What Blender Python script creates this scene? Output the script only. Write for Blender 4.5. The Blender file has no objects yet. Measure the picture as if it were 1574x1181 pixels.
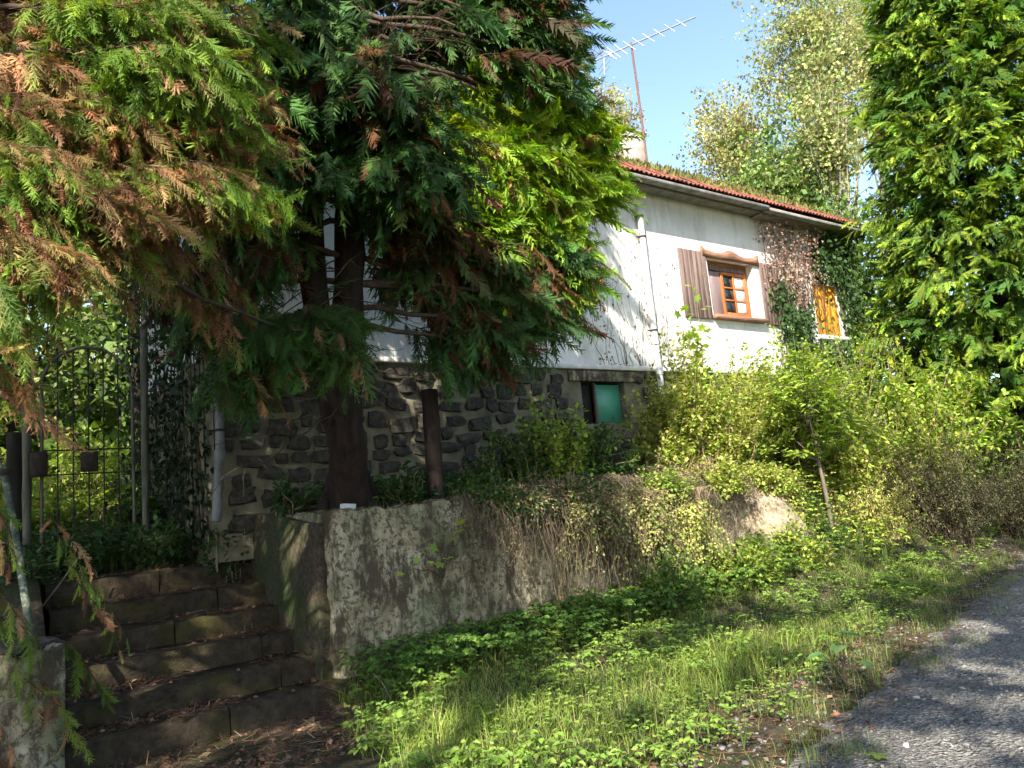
import bpy, bmesh, math, random
import numpy as np
from mathutils import Matrix, Vector
random.seed(11); rng = np.random.default_rng(11)
S = bpy.context.scene
COL = S.collection
# ------------------------------------------------------------------ camera, sky, sun, exposure
FPX, ROLL, PITCH, EYEZ = 1189.0, 0.09, math.atan(1189/8000.0), 1.5
EYE = np.array([0, 0, EYEZ])
cR, sR, cP, sP = math.cos(ROLL), math.sin(ROLL), math.cos(PITCH), math.sin(PITCH)
cam = bpy.data.objects.new('camera', bpy.data.cameras.new('camera')); COL.objects.link(cam)
cam.data.sensor_width = 36; cam.data.lens = FPX/1574*36
cam.data.clip_start = 0.05; cam.data.clip_end = 2000
cam.matrix_world = Matrix(((cR, sR, 0, 0), (sR*sP, -cR*sP, -cP, 0), (-sR*cP, cR*cP, -sP, EYEZ), (0, 0, 0, 1)))
S.camera = cam
AZ = math.radians(53.7)                                   # direction of the cottage front
D = np.array([math.sin(AZ), math.cos(AZ), 0]); NB = np.array([-math.cos(AZ), math.sin(AZ), 0])
SUN_EL = math.radians(40)
sh = -.80*D - .60*NB; sh /= np.linalg.norm(sh)
TOSUN = np.array([sh[0]*math.cos(SUN_EL), sh[1]*math.cos(SUN_EL), math.sin(SUN_EL)])
w = bpy.data.worlds.new('World'); S.world = w; w.use_nodes = True
nt = w.node_tree; bg = nt.nodes['Background']
sky = nt.nodes.new('ShaderNodeTexSky'); sky.sky_type = 'NISHITA'; sky.sun_disc = False
sky.sun_elevation = SUN_EL; sky.sun_rotation = math.atan2(TOSUN[0], TOSUN[1])
sky.air_density = 1.0; sky.dust_density = 1.0; sky.ozone_density = 1.2
nt.links.new(sky.outputs[0], bg.inputs[0]); bg.inputs[1].default_value = 0.15
sl = bpy.data.lights.new('sun', 'SUN'); sl.energy = 5.0; sl.angle = math.radians(0.53); sl.color = (1, .93, .80)
so = bpy.data.objects.new('sun', sl); COL.objects.link(so)
so.rotation_euler = Vector(-TOSUN).to_track_quat('-Z', 'Y').to_euler()
S.view_settings.view_transform = 'Standard'; S.view_settings.look = 'None'
S.view_settings.gamma = 1; S.view_settings.use_curve_mapping = False
S.view_settings.exposure = 1.5
S.render.engine = 'CYCLES'
S.cycles.max_bounces = 5; S.cycles.diffuse_bounces = 3; S.cycles.glossy_bounces = 2; S.cycles.transmission_bounces = 3; S.cycles.transparent_max_bounces = 4; S.cycles.adaptive_threshold = .03

# ------------------------------------------------------------------ frames of reference
def ray(px, py):
    x = (px-787)/FPX; y = -(py-590.5)/FPX
    X = x*cR+y*sR; Y = -x*sR+y*cR
    return np.array([X, cP-Y*sP, sP+Y*cP])
def W(px, py, dep): return EYE+ray(px, py)*dep            # a point in the place, dep metres along the view axis
_d = ray(522, 1050); C0 = EYE+_d*(-EYEZ/_d[2])              # foot of the retaining wall's corner
def L(t, q, z):                                           # t along the cottage, q towards it, z up
    return np.array([C0[0]+t*D[0]+q*NB[0], C0[1]+t*D[1]+q*NB[1], z])
def LA(a):
    a = np.asarray(a, float); o = np.empty_like(a)
    o[..., :2] = C0[:2]+a[..., 0:1]*D[:2]+a[..., 1:2]*NB[:2]; o[..., 2] = a[..., 2]
    return o
def toL(p):
    v = np.asarray(p, float); r = v-C0
    return np.stack([r[..., 0]*D[0]+r[..., 1]*D[1], r[..., 0]*NB[0]+r[..., 1]*NB[1], v[..., 2]], -1)
def sstep(x, a, b):
    k = np.clip((x-a)/(b-a), 0, 1); return k*k*(3-2*k)
def vnoise(x, y, s=0):                                    # smooth pseudo noise, about -1..1
    return (np.sin(x*1.7+s)+np.sin(y*2.1+s*2+1)+np.sin((x+y)*1.13+s*3)+np.sin((x-y)*2.7+s)*.6+np.sin(x*4.9+y*3.7+s)*.4)/3
def terrain(t, q):
    t = np.asarray(t, float); q = np.asarray(q, float)
    road = -.02+.02*vnoise(t*.7, q*.7)
    verge = .03*vnoise(t, q, 2)+.42*sstep(t, 3.2, 6.2)*sstep(q, -1.9, -.1)+.10*sstep(t, 1, 4)*sstep(q, -2.2, 0)
    left = -.15*sstep(-t, -.5, .4)*sstep(q, -2.5, -.8)
    z = road+(verge+left)*sstep(q, -3.2, -2.4)
    terr = 1.46+.16*sstep(q, .4, 2)+.03*vnoise(t*1.3, q*1.3, 5)
    back = .08*np.clip(q-6, 0, 60)+.20*np.clip(q-11, 0, 40)
    # behind the retaining wall there is a step, to its right a bank, on the left the stairs and another bank
    wall = np.where(q > .14, 1., 0.)
    bank = sstep(q, -1.1, .9)
    stair = np.clip((q+.1)/2.4, 0, 1)*.55
    lb = sstep(q, -.5, 1.8)*.75
    k = np.where(t < -2.2, lb, np.where(t < -.1, np.where(q > 2.5, .70, stair*.72), np.where(t < 6.75, wall, bank)))
    land = .35*sstep(q, 2.4, 5.5)*(t < -.1)
    return z+(terr-z)*k+land+back
def ground_at(p):
    l = toL(p); return float(terrain(l[0], l[1]))

# ------------------------------------------------------------------ mesh helpers
def norm(v): return v/np.maximum(np.linalg.norm(v, axis=-1, keepdims=True), 1e-9)
class Geo:
    def __init__(s): s.V = []; s.F = {3: [], 4: []}; s.c = []; s.n = 0; s.has = False
    def add(s, V, F, col=None):
        V = np.asarray(V, np.float32).reshape(-1, 3); F = np.asarray(F, np.int64)
        s.V.append(V); s.F[F.shape[1]].append(F+s.n)
        if col is None: col = np.ones((len(V), 3), np.float32)
        else: s.has = True
        col = np.asarray(col, np.float32)
        if col.ndim == 1: col = np.repeat(col[None], len(V), 0)
        s.c.append(col); s.n += len(V)
    def inst(s, T, pos, M, col=None, col2=None):          # a template (V, F) at every pos with matrix M (N,3,3); col2 colours the tips
        V, F = T; N = len(pos)
        if N == 0: return
        if col2 is not None:
            wt = np.clip(V[:, 1]*1.0+abs(V[:, 0])*.5, 0, 1)**1.3; cc = col[:, None]*(1-wt)[None, :, None]+col2[:, None]*wt[None, :, None]
            P = np.einsum('nij,vj->nvi', M, V)+pos[:, None, :]; FF = (F[None]+(np.arange(N)*len(V))[:, None, None]).reshape(-1, F.shape[1])
            return s.add(P.reshape(-1, 3), FF, cc.reshape(-1, 3))
        P = np.einsum('nij,vj->nvi', M, V)+pos[:, None, :]
        FF = (F[None]+(np.arange(N)*len(V))[:, None, None]).reshape(-1, F.shape[1])
        if col is not None: col = np.repeat(col, len(V), 0)
        s.add(P.reshape(-1, 3), FF, col)
    def tube(s, pts, rad, n=6, col=None, cap=True):
        pts = np.asarray(pts, float); m = len(pts); rad = np.broadcast_to(np.asarray(rad, float), (m,))
        tg = norm(np.gradient(pts, axis=0))
        ref = np.array([.13, .21, .97]) if abs(tg[:, 2]).mean() < .85 else np.array([.9, .4, .1])
        a = norm(np.cross(tg, ref)); b = np.cross(tg, a)
        th = np.arange(n)*2*math.pi/n
        R = pts[:, None]+rad[:, None, None]*(np.cos(th)[None, :, None]*a[:, None]+np.sin(th)[None, :, None]*b[:, None])
        i, j = np.meshgrid(np.arange(m-1), np.arange(n), indexing='ij'); j2 = (j+1) % n
        F = np.stack([i*n+j, i*n+j2, (i+1)*n+j2, (i+1)*n+j], -1).reshape(-1, 4)
        V = R.reshape(-1, 3)
        s.add(V, F, col)
        if cap:
            for e, rv in ((0, 1), (m-1, 0)):
                c = np.concatenate([V[e*n:(e+1)*n], pts[e:e+1]])
                f = [[k, (k+1) % n, n] if not rv else [(k+1) % n, k, n] for k in range(n)]
                s.add(c, f, col)
    def obj(s, name, mat, parent=None, origin=None, smooth=False):
        me = bpy.data.meshes.new(name)
        V = np.concatenate(s.V) if s.V else np.zeros((0, 3), np.float32)
        if origin is not None: V = V-np.asarray(origin, np.float32)
        elif parent is not None: V = V-np.array(ORG[parent.name], np.float32)
        f3 = np.concatenate(s.F[3]) if s.F[3] else np.zeros((0, 3), int)
        f4 = np.concatenate(s.F[4]) if s.F[4] else np.zeros((0, 4), int)
        nl = f3.size+f4.size; npol = len(f3)+len(f4)
        me.vertices.add(len(V)); me.vertices.foreach_set('co', V.astype(np.float32).ravel())
        me.loops.add(nl); me.loops.foreach_set('vertex_index', np.concatenate([f3.ravel(), f4.ravel()]).astype(np.int32))
        me.polygons.add(npol)
        st = np.concatenate([np.arange(len(f3))*3, f3.size+np.arange(len(f4))*4]).astype(np.int32)
        me.polygons.foreach_set('loop_start', st)
        if smooth: me.polygons.foreach_set('use_smooth', np.ones(npol, bool))
        if s.has:
            a = me.attributes.new('col', 'FLOAT_COLOR', 'POINT')
            c = np.ones((len(V), 4), np.float32); c[:, :3] = np.concatenate(s.c); a.data.foreach_set('color', c.ravel())
        me.update(calc_edges=True); me.validate()
        if mat: me.materials.append(mat)
        o = bpy.data.objects.new(name, me); COL.objects.link(o)
        if origin is not None: o.location = Vector(origin)
        ORG[o.name] = tuple(origin) if origin is not None else (ORG[parent.name] if parent is not None else (0, 0, 0))
        if parent is not None: o.parent = parent
        return o
ORG = {}
def tag(o, label, cat, group=None, kind=None):
    o['label'] = label; o['category'] = cat
    if group: o['group'] = group
    if kind: o['kind'] = kind
    return o
def thing(name, loc, label, cat, group=None):
    o = bpy.data.objects.new(name, None); COL.objects.link(o); o.location = Vector(loc); o.empty_display_size = .1
    ORG[o.name] = tuple(float(v) for v in loc)
    return tag(o, label, cat, group)
def cbox(g, t0, t1, q0, q1, z0, z1, bev=.008, jit=0, col=None, frame=True, M=None):   # a box with chamfered edges
    b = min(bev, (t1-t0)*.4, (q1-q0)*.4, (z1-z0)*.4)
    V = []; idx = {}
    ax = ((t0, t1), (q0, q1), (z0, z1))
    for sx in (0, 1):
        for sy in (0, 1):
            for sz in (0, 1):
                s_ = (sx, sy, sz); p = [ax[i][s_[i]] for i in range(3)]
                ins = [p[i]+(b if s_[i] == 0 else -b) for i in range(3)]
                for k in range(3):
                    v = list(ins); v[k] = p[k]; idx[(s_, k)] = len(V); V.append(v)
    V = np.array(V)
    if jit: V = V+rng.normal(0, jit, V.shape)
    F4, F3 = [], []
    for k in range(3):
        a, c = [(1, 2), (0, 2), (0, 1)][k]
        for sv in (0, 1):
            q_ = []
            for (u, v) in ((0, 0), (1, 0), (1, 1), (0, 1)):
                s_ = [0, 0, 0]; s_[k] = sv; s_[a] = u; s_[c] = v; q_.append(idx[(tuple(s_), k)])
            F4.append(q_)
        for u in (0, 1):
            for v in (0, 1):
                s0 = [0, 0, 0]; s0[a] = u; s0[c] = v; s1 = list(s0); s1[k] = 1
                s0, s1 = tuple(s0), tuple(s1)
                F4.append([idx[(s0, a)], idx[(s1, a)], idx[(s1, c)], idx[(s0, c)]])
    for sx in (0, 1):
        for sy in (0, 1):
            for sz in (0, 1): F3.append([idx[((sx, sy, sz), k)] for k in range(3)])
    if M is not None: V = V@np.array(M).T
    P = LA(V) if frame else V
    n0 = g.n; g.add(P, F4, col)
    g.V.append(np.zeros((0, 3), np.float32)); g.c.append(np.zeros((0, 3), np.float32)); g.F[3].append(np.array(F3)+n0)
def fix_normals(o):
    bm = bmesh.new(); bm.from_mesh(o.data); bmesh.ops.recalc_face_normals(bm, faces=bm.faces); bm.to_mesh(o.data); bm.free(); return o
def box(name, mat, parent, *a, **k):
    g = Geo(); cbox(g, *a, **k); return fix_normals(g.obj(name, mat, parent))

# ------------------------------------------------------------------ materials
def mat(name):
    m = bpy.data.materials.new(name); m.use_nodes = True; n = m.node_tree
    return m, n, n.nodes['Principled BSDF']
def nd(n, t, **k):
    x = n.nodes.new(t)
    for a, b in k.items():
        if a.startswith('i_'): x.inputs[a[2:].replace('_', ' ')].default_value = b
        else: setattr(x, a, b)
    return x
def ramp(n, src, stops):
    r = n.nodes.new('ShaderNodeValToRGB'); e = r.color_ramp.elements
    while len(e) > 1: e.remove(e[-1])
    e[0].position = stops[0][0]; e[0].color = (*stops[0][1], 1)
    for p, c in stops[1:]:
        x = e.new(p); x.color = (*c, 1)
    n.links.new(src, r.inputs[0]); return r.outputs[0]
def noise(n, scale, detail=6, rough=.6, vec=None, dist=0):
    x = nd(n, 'ShaderNodeTexNoise'); x.inputs['Scale'].default_value = scale; x.inputs['Detail'].default_value = detail
    x.inputs['Roughness'].default_value = rough; x.inputs['Distortion'].default_value = dist
    if vec is None:
        g = nd(n, 'ShaderNodeNewGeometry'); vec = g.outputs['Position']
    n.links.new(vec, x.inputs['Vector']); return x.outputs['Fac']
def scaled(n, sx, sy, sz, rotz=0):
    g = nd(n, 'ShaderNodeNewGeometry'); m = nd(n, 'ShaderNodeMapping'); m.inputs['Scale'].default_value = (sx, sy, sz)
    m.inputs['Rotation'].default_value = (0, 0, rotz); n.links.new(g.outputs['Position'], m.inputs['Vector']); return m.outputs[0]
def mixc(n, fac, a, b):
    x = nd(n, 'ShaderNodeMix', data_type='RGBA')
    for s_, v in ((0, fac), (6, a), (7, b)):
        if hasattr(v, 'links') or hasattr(v, 'is_linked'): n.links.new(v, x.inputs[s_])
        else: x.inputs[s_].default_value = v if s_ == 0 else (*v, 1)
    return x.outputs[2]
def bump(n, bs, h, strength, dist=.02):
    b = nd(n, 'ShaderNodeBump'); b.inputs['Strength'].default_value = strength; b.inputs['Distance'].default_value = dist
    n.links.new(h, b.inputs['Height']); n.links.new(b.outputs[0], bs.inputs['Normal'])
def mathn(n, op, a, b=0.0):
    x = nd(n, 'ShaderNodeMath', operation=op)
    for i, v in enumerate((a, b)):
        if hasattr(v, 'is_linked'): n.links.new(v, x.inputs[i])
        else: x.inputs[i].default_value = v
    return x.outputs[0]
def simple(name, c1, c2, scale=8, rough=.8, bstr=.3, detail=6, stretch=None, metallic=0, bd=.01):
    m, n, b = mat(name)
    v = scaled(n, *stretch) if stretch else None
    f = noise(n, scale, detail, .65, v)
    n.links.new(ramp(n, f, [(.32, c1), (.68, c2)]), b.inputs['Base Color'])
    b.inputs['Roughness'].default_value = rough; b.inputs['Metallic'].default_value = metallic
    b.inputs['Specular IOR Level'].default_value = .25
    if bstr: bump(n, b, f, bstr, bd)
    return m
def leafmat(name, trans=.35, rough=.55, spec=.25):
    m, n, b = mat(name)
    a = nd(n, 'ShaderNodeAttribute', attribute_name='col')
    b.inputs['Roughness'].default_value = rough; b.inputs['Specular IOR Level'].default_value = spec
    n.links.new(a.outputs['Color'], b.inputs['Base Color'])
    tr = nd(n, 'ShaderNodeBsdfTranslucent'); hs = nd(n, 'ShaderNodeHueSaturation'); hs.inputs['Hue'].default_value = .487
    hs.inputs['Saturation'].default_value = 1.1; hs.inputs['Value'].default_value = 1.25
    n.links.new(a.outputs['Color'], hs.inputs['Color']); n.links.new(hs.outputs[0], tr.inputs['Color'])
    mx = nd(n, 'ShaderNodeMixShader'); mx.inputs[0].default_value = trans
    n.links.new(b.outputs[0], mx.inputs[1]); n.links.new(tr.outputs[0], mx.inputs[2])
    n.links.new(mx.outputs[0], n.nodes['Material Output'].inputs['Surface'])
    return m
def attrmat(name, rough=.85, bs=0, scale=60):
    m, n, b = mat(name); a = nd(n, 'ShaderNodeAttribute', attribute_name='col')
    n.links.new(a.outputs['Color'], b.inputs['Base Color']); b.inputs['Roughness'].default_value = rough
    b.inputs['Specular IOR Level'].default_value = .2
    if bs: bump(n, b, noise(n, scale, 4), bs, .01)
    return m
M_LEAF = leafmat('leaf', .36); M_NEEDLE = leafmat('conifer_leaf', .36, .6, .2); M_GRASS = leafmat('grass_blade', .4, .5, .3)
M_DRY = leafmat('dry_leaf', .2, .8, .1); M_BARE = attrmat('attribute_rough')
def bark(name, c1, c2, sc=14, rough=.9):
    m, n, b = mat(name); f = noise(n, sc, 8, .7, scaled(n, 1, 1, .14)); f2 = noise(n, 3, 4)
    c = ramp(n, f, [(.3, c1), (.7, c2)]); c = mixc(n, ramp(n, f2, [(.5, (0, 0, 0)), (.75, (.4, .4, .4))]), c, tuple(x*.8 for x in c2))
    n.links.new(c, b.inputs['Base Color']); b.inputs['Roughness'].default_value = rough; b.inputs['Specular IOR Level'].default_value = .15
    bump(n, b, f, .9, .03); return m
M_BARK = bark('conifer_bark', (.009, .007, .006), (.045, .030, .023)); M_TWIG = simple('dead_twig', (.035, .025, .018), (.10, .072, .05), 20, .9, 0)
M_PALEBARK = bark('pale_bark', (.16, .13, .10), (.42, .38, .32)); M_GREYWOOD = simple('grey_wood', (.07, .055, .045), (.2, .16, .13), 9, .85, .5, 8, (3, 3, .25))
def plaster():
    m, n, b = mat('old_white_plaster')
    f1 = noise(n, 1.3, 8, .7); f2 = noise(n, 3.2, 8, .75, scaled(n, 1, 1, .16)); f3 = noise(n, 28, 5, .6)
    c = ramp(n, f1, [(.25, (.60, .58, .54)), (.55, (.76, .75, .72)), (.8, (.80, .79, .77))])
    c = mixc(n, ramp(n, f2, [(.49, (0, 0, 0)), (.72, (.8, .8, .8))]), c, (.44, .40, .34))
    c = mixc(n, ramp(n, f3, [(.60, (0, 0, 0)), (.72, (.5, .5, .5))]), c, (.40, .37, .32))
    n.links.new(c, b.inputs['Base Color']); b.inputs['Roughness'].default_value = .92; b.inputs['Specular IOR Level'].default_value = .1
    bump(n, b, mathn(n, 'ADD', f3, mathn(n, 'MULTIPLY', f1, 2)), .35, .02); return m
M_PLASTER = plaster()
def wallmat():
    m, n, b = mat('weathered_render')
    f1 = noise(n, 2.2, 10, .72, None, .6); f2 = noise(n, 5, 8, .75, scaled(n, 1, 1, .35)); f3 = noise(n, 17, 8, .75, None, .4); f4 = noise(n, 1.6, 5, .6)
    c = ramp(n, f1, [(.30, (.13, .10, .06)), (.44, (.30, .245, .155)), (.56, (.42, .365, .255)), (.75, (.52, .46, .35))])
    c = mixc(n, ramp(n, f4, [(.46, (0, 0, 0)), (.60, (.9, .9, .9))]), c, (.17, .175, .095))
    c = mixc(n, ramp(n, f2, [(.47, (0, 0, 0)), (.58, (.92, .92, .92))]), c, (.055, .042, .028))
    c = mixc(n, ramp(n, f3, [(.50, (0, 0, 0)), (.56, (.85, .85, .85))]), c, (.065, .052, .035))
    n.links.new(c, b.inputs['Base Color']); b.inputs['Roughness'].default_value = .95; b.inputs['Specular IOR Level'].default_value = .1
    bump(n, b, mathn(n, 'ADD', f1, mathn(n, 'MULTIPLY', f3, .5)), .8, .03); return m
M_WALL = wallmat()
M_MORTAR = simple('pale_mortar', (.085, .08, .052), (.23, .205, .14), 4, .95, .9, 8, None, 0, .02)
M_BASALT = simple('dark_basalt', (.014, .012, .010), (.085, .075, .06), 14, .85, .8, 8, None, 0, .02)
def stepmat():
    m, n, b = mat('mossy_step_stone')
    f1 = noise(n, 9, 8, .7); f2 = noise(n, 2.4, 6, .65); f3 = noise(n, 45, 4)
    c = ramp(n, f1, [(.3, (.016, .012, .009)), (.7, (.075, .058, .038))])
    c = mixc(n, ramp(n, f2, [(.50, (0, 0, 0)), (.66, (.8, .8, .8))]), c, (.06, .055, .016))
    n.links.new(c, b.inputs['Base Color']); b.inputs['Roughness'].default_value = .95; b.inputs['Specular IOR Level'].default_value = .1
    bump(n, b, mathn(n, 'ADD', f1, f3), .8, .02); return m
M_STEP = stepmat()
M_SHUT = simple('faded_brown_shutter', (.10, .066, .056), (.25, .18, .16), 5, .7, .3, 7, (4, 4, .3))
M_OAK = simple('orange_stained_wood', (.30, .085, .025), (.46, .16, .05), 6, .55, .2, 6, (4, 4, .4))
M_AMBER = simple('amber_painted_board', (.50, .20, .02), (.72, .33, .04), 5, .6, .2)
M_SILL = simple('weathered_sill', (.16, .08, .05), (.34, .18, .12), 8, .8, .4, 6, (.5, .5, 3))
M_WHITE = simple('chalky_white_paint', (.48, .47, .44), (.70, .69, .66), 7, .7, .15)
M_FASCIA = simple('grey_eaves_board', (.13, .12, .11), (.34, .33, .31), 5, .8, .2)
M_CPIPE = simple('dull_grey_pipe', (.09, .095, .095), (.19, .195, .195), 5, .6, .1)
M_PIPE = simple('grey_white_pipe', (.40, .41, .42), (.58, .59, .60), 5, .5, .1)
M_TILE = simple('red_clay_tile', (.09, .04, .03), (.30, .10, .065), 5, .9, .5)
M_DARK = simple('dark_recess', (.012, .011, .010), (.03, .027, .025), 5, .9, 0)  # near-black, paints the darkness behind window openings
M_IRON = simple('rusty_iron', (.012, .011, .010), (.055, .04, .03), 30, .75, .3)
M_STEEL = simple('galvanised_steel', (.32, .33, .34), (.5, .5, .5), 30, .45, 0, 3, None, .7)
M_MAST = simple('rust_mast', (.10, .045, .03), (.22, .12, .09), 30, .7, .2)
M_CHIM = simple('chimney_render', (.34, .29, .25), (.52, .46, .41), 6, .95, .4)
M_POT = simple('terracotta', (.45, .13, .05), (.58, .2, .09), 8, .8, .2)
M_POSTG = simple('mossy_grey_post', (.05, .05, .04), (.15, .15, .115), 7, .9, .4, 7, (2, 2, .3))
M_BLACKP = simple('black_plank', (.008, .007, .006), (.03, .026, .022), 6, .9, .4, 6, (3, 3, .3))
M_ROUGHST = simple('lichen_pillar_stone', (.06, .052, .04), (.30, .27, .19), 11, .95, .9, 9, None, 0, .04)
def railmat():
    m, n, b = mat('flaking_green_pipe'); f = noise(n, 14, 6, .7)
    n.links.new(ramp(n, f, [(.38, (.025, .035, .025)), (.52, (.07, .095, .075)), (.62, (.30, .28, .17))]), b.inputs['Base Color'])
    b.inputs['Roughness'].default_value = .7; bump(n, b, f, .4); return m
M_RAIL = railmat()
def glassmat(name, c, rough=.06):
    m, n, b = mat(name); f = noise(n, 3, 3)
    n.links.new(ramp(n, f, [(.3, tuple(x*.7 for x in c)), (.7, c)]), b.inputs['Base Color'])
    b.inputs['Roughness'].default_value = rough; b.inputs['Specular IOR Level'].default_value = .6; return m
M_GLASS = glassmat('window_glass', (.02, .025, .03), .04); M_CURTAIN = simple('pale_curtain', (.45, .44, .42), (.66, .65, .62), 4, .9, .2, 4, (9, 9, .4))
M_GREENG = glassmat('green_glass', (.08, .34, .22), .25); M_INNER = simple('inner_shutter', (.20, .14, .14), (.32, .24, .24), 4, .6, .1, 5, (4, 4, .3))
def groundmat():
    m, n, b = mat('earth_and_moss'); f1 = noise(n, 1.2, 8, .7); f2 = noise(n, 22, 6, .7)
    c = ramp(n, f2, [(.3, (.022, .017, .012)), (.7, (.12, .09, .065))])
    c = mixc(n, ramp(n, f1, [(.42, (0, 0, 0)), (.62, (.9, .9, .9))]), c, (.035, .05, .016))
    n.links.new(c, b.inputs['Base Color']); b.inputs['Roughness'].default_value = 1; b.inputs['Specular IOR Level'].default_value = .1
    bump(n, b, f2, .8, .04); return m
def gravelmat():
    m, n, b = mat('grey_gravel'); g = nd(n, 'ShaderNodeNewGeometry')
    vs = []
    for sc in (26, 60, 130):
        v = nd(n, 'ShaderNodeTexVoronoi'); v.inputs['Scale'].default_value = sc; n.links.new(g.outputs['Position'], v.inputs['Vector']); vs.append(v)
    f = noise(n, .9, 6, .65); f2 = noise(n, 7, 6, .7)
    sep = nd(n, 'ShaderNodeSeparateColor'); n.links.new(vs[1].outputs['Color'], sep.inputs[0])
    c = ramp(n, sep.outputs[0], [(0, (.11, .104, .096)), (.6, (.205, .195, .18)), (1, (.32, .305, .285))])
    c = mixc(n, ramp(n, f, [(.48, (0, 0, 0)), (.70, (.6, .6, .6))]), c, (.08, .073, .063))
    c = mixc(n, ramp(n, f2, [(.60, (0, 0, 0)), (.7, (.5, .5, .5))]), c, (.10, .07, .05))
    n.links.new(c, b.inputs['Base Color']); b.inputs['Roughness'].default_value = .9; b.inputs['Specular IOR Level'].default_value = .2
    h = mathn(n, 'ADD', vs[0].outputs['Distance'], vs[1].outputs['Distance']); bump(n, b, h, .9, .03); return m

# ------------------------------------------------------------------ ground and track
def sheet(name, m, ts, qs, dz=0.0, extra=None):
    T, Q = np.meshgrid(ts, qs, indexing='ij'); Z = terrain(T, Q)+dz
    if extra is not None: Z = Z+extra(T, Q)
    V = LA(np.stack([T, Q, Z], -1)).reshape(-1, 3); a, b = len(ts), len(qs)
    i, j = np.meshgrid(np.arange(a-1), np.arange(b-1), indexing='ij')
    F = np.stack([i*b+j, (i+1)*b+j, (i+1)*b+j+1, i*b+j+1], -1).reshape(-1, 4)
    g = Geo(); g.add(V, F); o = g.obj(name, m, smooth=True); o['kind'] = 'structure'; return o
far = lambda a, b: np.linspace(a, b, 26)
ts = np.unique(np.round(np.concatenate([np.linspace(-160, -14, 20), np.arange(-14, -2.25, .45), [-2.21, -2.19], np.arange(-2.1, -.15, .3), [-.11, -.09], np.arange(0, 6.7, .22), [6.74, 6.76], np.arange(7, 26, .4), np.linspace(26, 180, 24)]), 3))
qs = np.unique(np.round(np.concatenate([np.linspace(-160, -14, 20), np.arange(-14, -4, .5), np.arange(-4, .1, .17), [.13, .15], np.arange(.2, 3, .2), np.arange(3, 14, .5), np.linspace(14, 180, 24)]), 3))
sheet('ground', groundmat(), ts, qs)
edge = lambda t: -4.22+.26*np.clip(t-.7, 0, 10)+.04*np.clip(t-10.7, 0, 99)-.12*np.clip(.7-t, 0, 99)
tt = np.concatenate([np.linspace(-60, -6, 12), np.arange(-5, 22, .3), np.linspace(23, 90, 20)])
def trackz(t, q):
    u = np.clip((edge(t)+.45-q)/4.9, 0, 1); lip = sstep(u, 0, .13)
    return terrain(t, q)-.05*(1-lip)+.012*lip+.03*np.sin(u*math.pi)*(1-.5*np.cos(u*4*math.pi))*lip+.016*vnoise(t*7, q*8, 2)*(1-.6*lip)+.008*vnoise(t*17, q*19, 5)
def track():
    us = np.linspace(0, 1, 70)**1.5; T, U = np.meshgrid(np.concatenate([np.linspace(-60, -5, 24), np.arange(-4.8, 16, .09), np.linspace(16.2, 90, 50)]), us, indexing='ij'); Q = edge(T)+.45-U*4.9
    V = LA(np.stack([T, Q, trackz(T, Q)], -1)).reshape(-1, 3); m, n = T.shape
    i, j = np.meshgrid(np.arange(m-1), np.arange(n-1), indexing='ij'); g = Geo()
    g.add(V, np.stack([i*n+j, i*n+j+1, (i+1)*n+j+1, (i+1)*n+j], -1).reshape(-1, 4)); o = g.obj('gravel_track', gravelmat(), smooth=True); o['kind'] = 'structure'
track()

# ------------------------------------------------------------------ the cottage
H0, H1, HQ, HB = -.5, 13.25, 2.0, 6.0; FLOOR, EAVE = 3.48, 6.78
ROOFS = .68; RIDGE_Q = 4.0
roofz = lambda q: EAVE-.06+(q-1.55)*ROOFS
cot = thing('cottage', L(4, 4, 1.5), 'old white plastered cottage on a dark stone basement with a red tiled roof', 'house')
def facade(name, m, parent, q, t0, t1, z0, z1, holes, depth):
    tb = sorted({t0, t1, *[h[0] for h in holes], *[h[1] for h in holes], *np.arange(math.ceil(t0), t1, 1.0)}); zb = sorted({z0, z1, *[h[2] for h in holes], *[h[3] for h in holes]})
    g = Geo()
    def quad(*p): g.add(LA(np.array(p)), [[0, 1, 2, 3]])
    inh = lambda t, z: any(h[0] < t < h[1] and h[2] < z < h[3] for h in holes)
    for a, b in zip(tb, tb[1:]):
        for c, d in zip(zb, zb[1:]):
            if not inh((a+b)/2, (c+d)/2): quad((a, q, c), (b, q, c), (b, q, d), (a, q, d))
    for h in holes:
        a, b, c, d = h; e = q+depth
        quad((a, q, c), (a, q, d), (a, e, d), (a, e, c)); quad((b, q, c), (b, e, c), (b, e, d), (b, q, d))
        quad((a, q, c), (a, e, c), (b, e, c), (b, q, c)); quad((a, q, d), (b, q, d), (b, e, d), (a, e, d))
    return g.obj(name, m, parent)
WIN = (8.42, 9.76, 4.50, 5.62); WIN2 = (3.75, 4.75, 4.50, 5.62); ORA = (11.72, 12.62, 4.30, 5.42); BAS = (5.05, 5.98, 2.55, 3.22)
facade('plaster_wall', M_PLASTER, cot, HQ, H0, H1, FLOOR, EAVE+.12, [WIN, WIN2, ORA], .30)
g = Geo()                                                  # side and rear walls with their gables
for t in (H0, H1):
    g_b = Geo(); g_b.add(LA(np.array([(t, HQ+.0, 1.0), (t, HB, 1.0), (t, HB, FLOOR), (t, HQ+.0, FLOOR)])), [[0, 1, 2, 3]]); g_b.obj('gable_basement', M_MORTAR, cot)
    P = LA(np.array([(t, HQ, FLOOR), (t, HB, FLOOR), (t, HB, EAVE), (t, RIDGE_Q, roofz(RIDGE_Q)-.1), (t, HQ, EAVE+.1)]))
    c = P.mean(0); g.add(np.vstack([P, c]), [[i, (i+1) % 5, 5] for i in range(5)])
g.add(LA(np.array([(H0, HB, 1.2), (H1, HB, 1.2), (H1, HB, EAVE), (H0, HB, EAVE)])), [[0, 1, 2, 3]])
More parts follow.
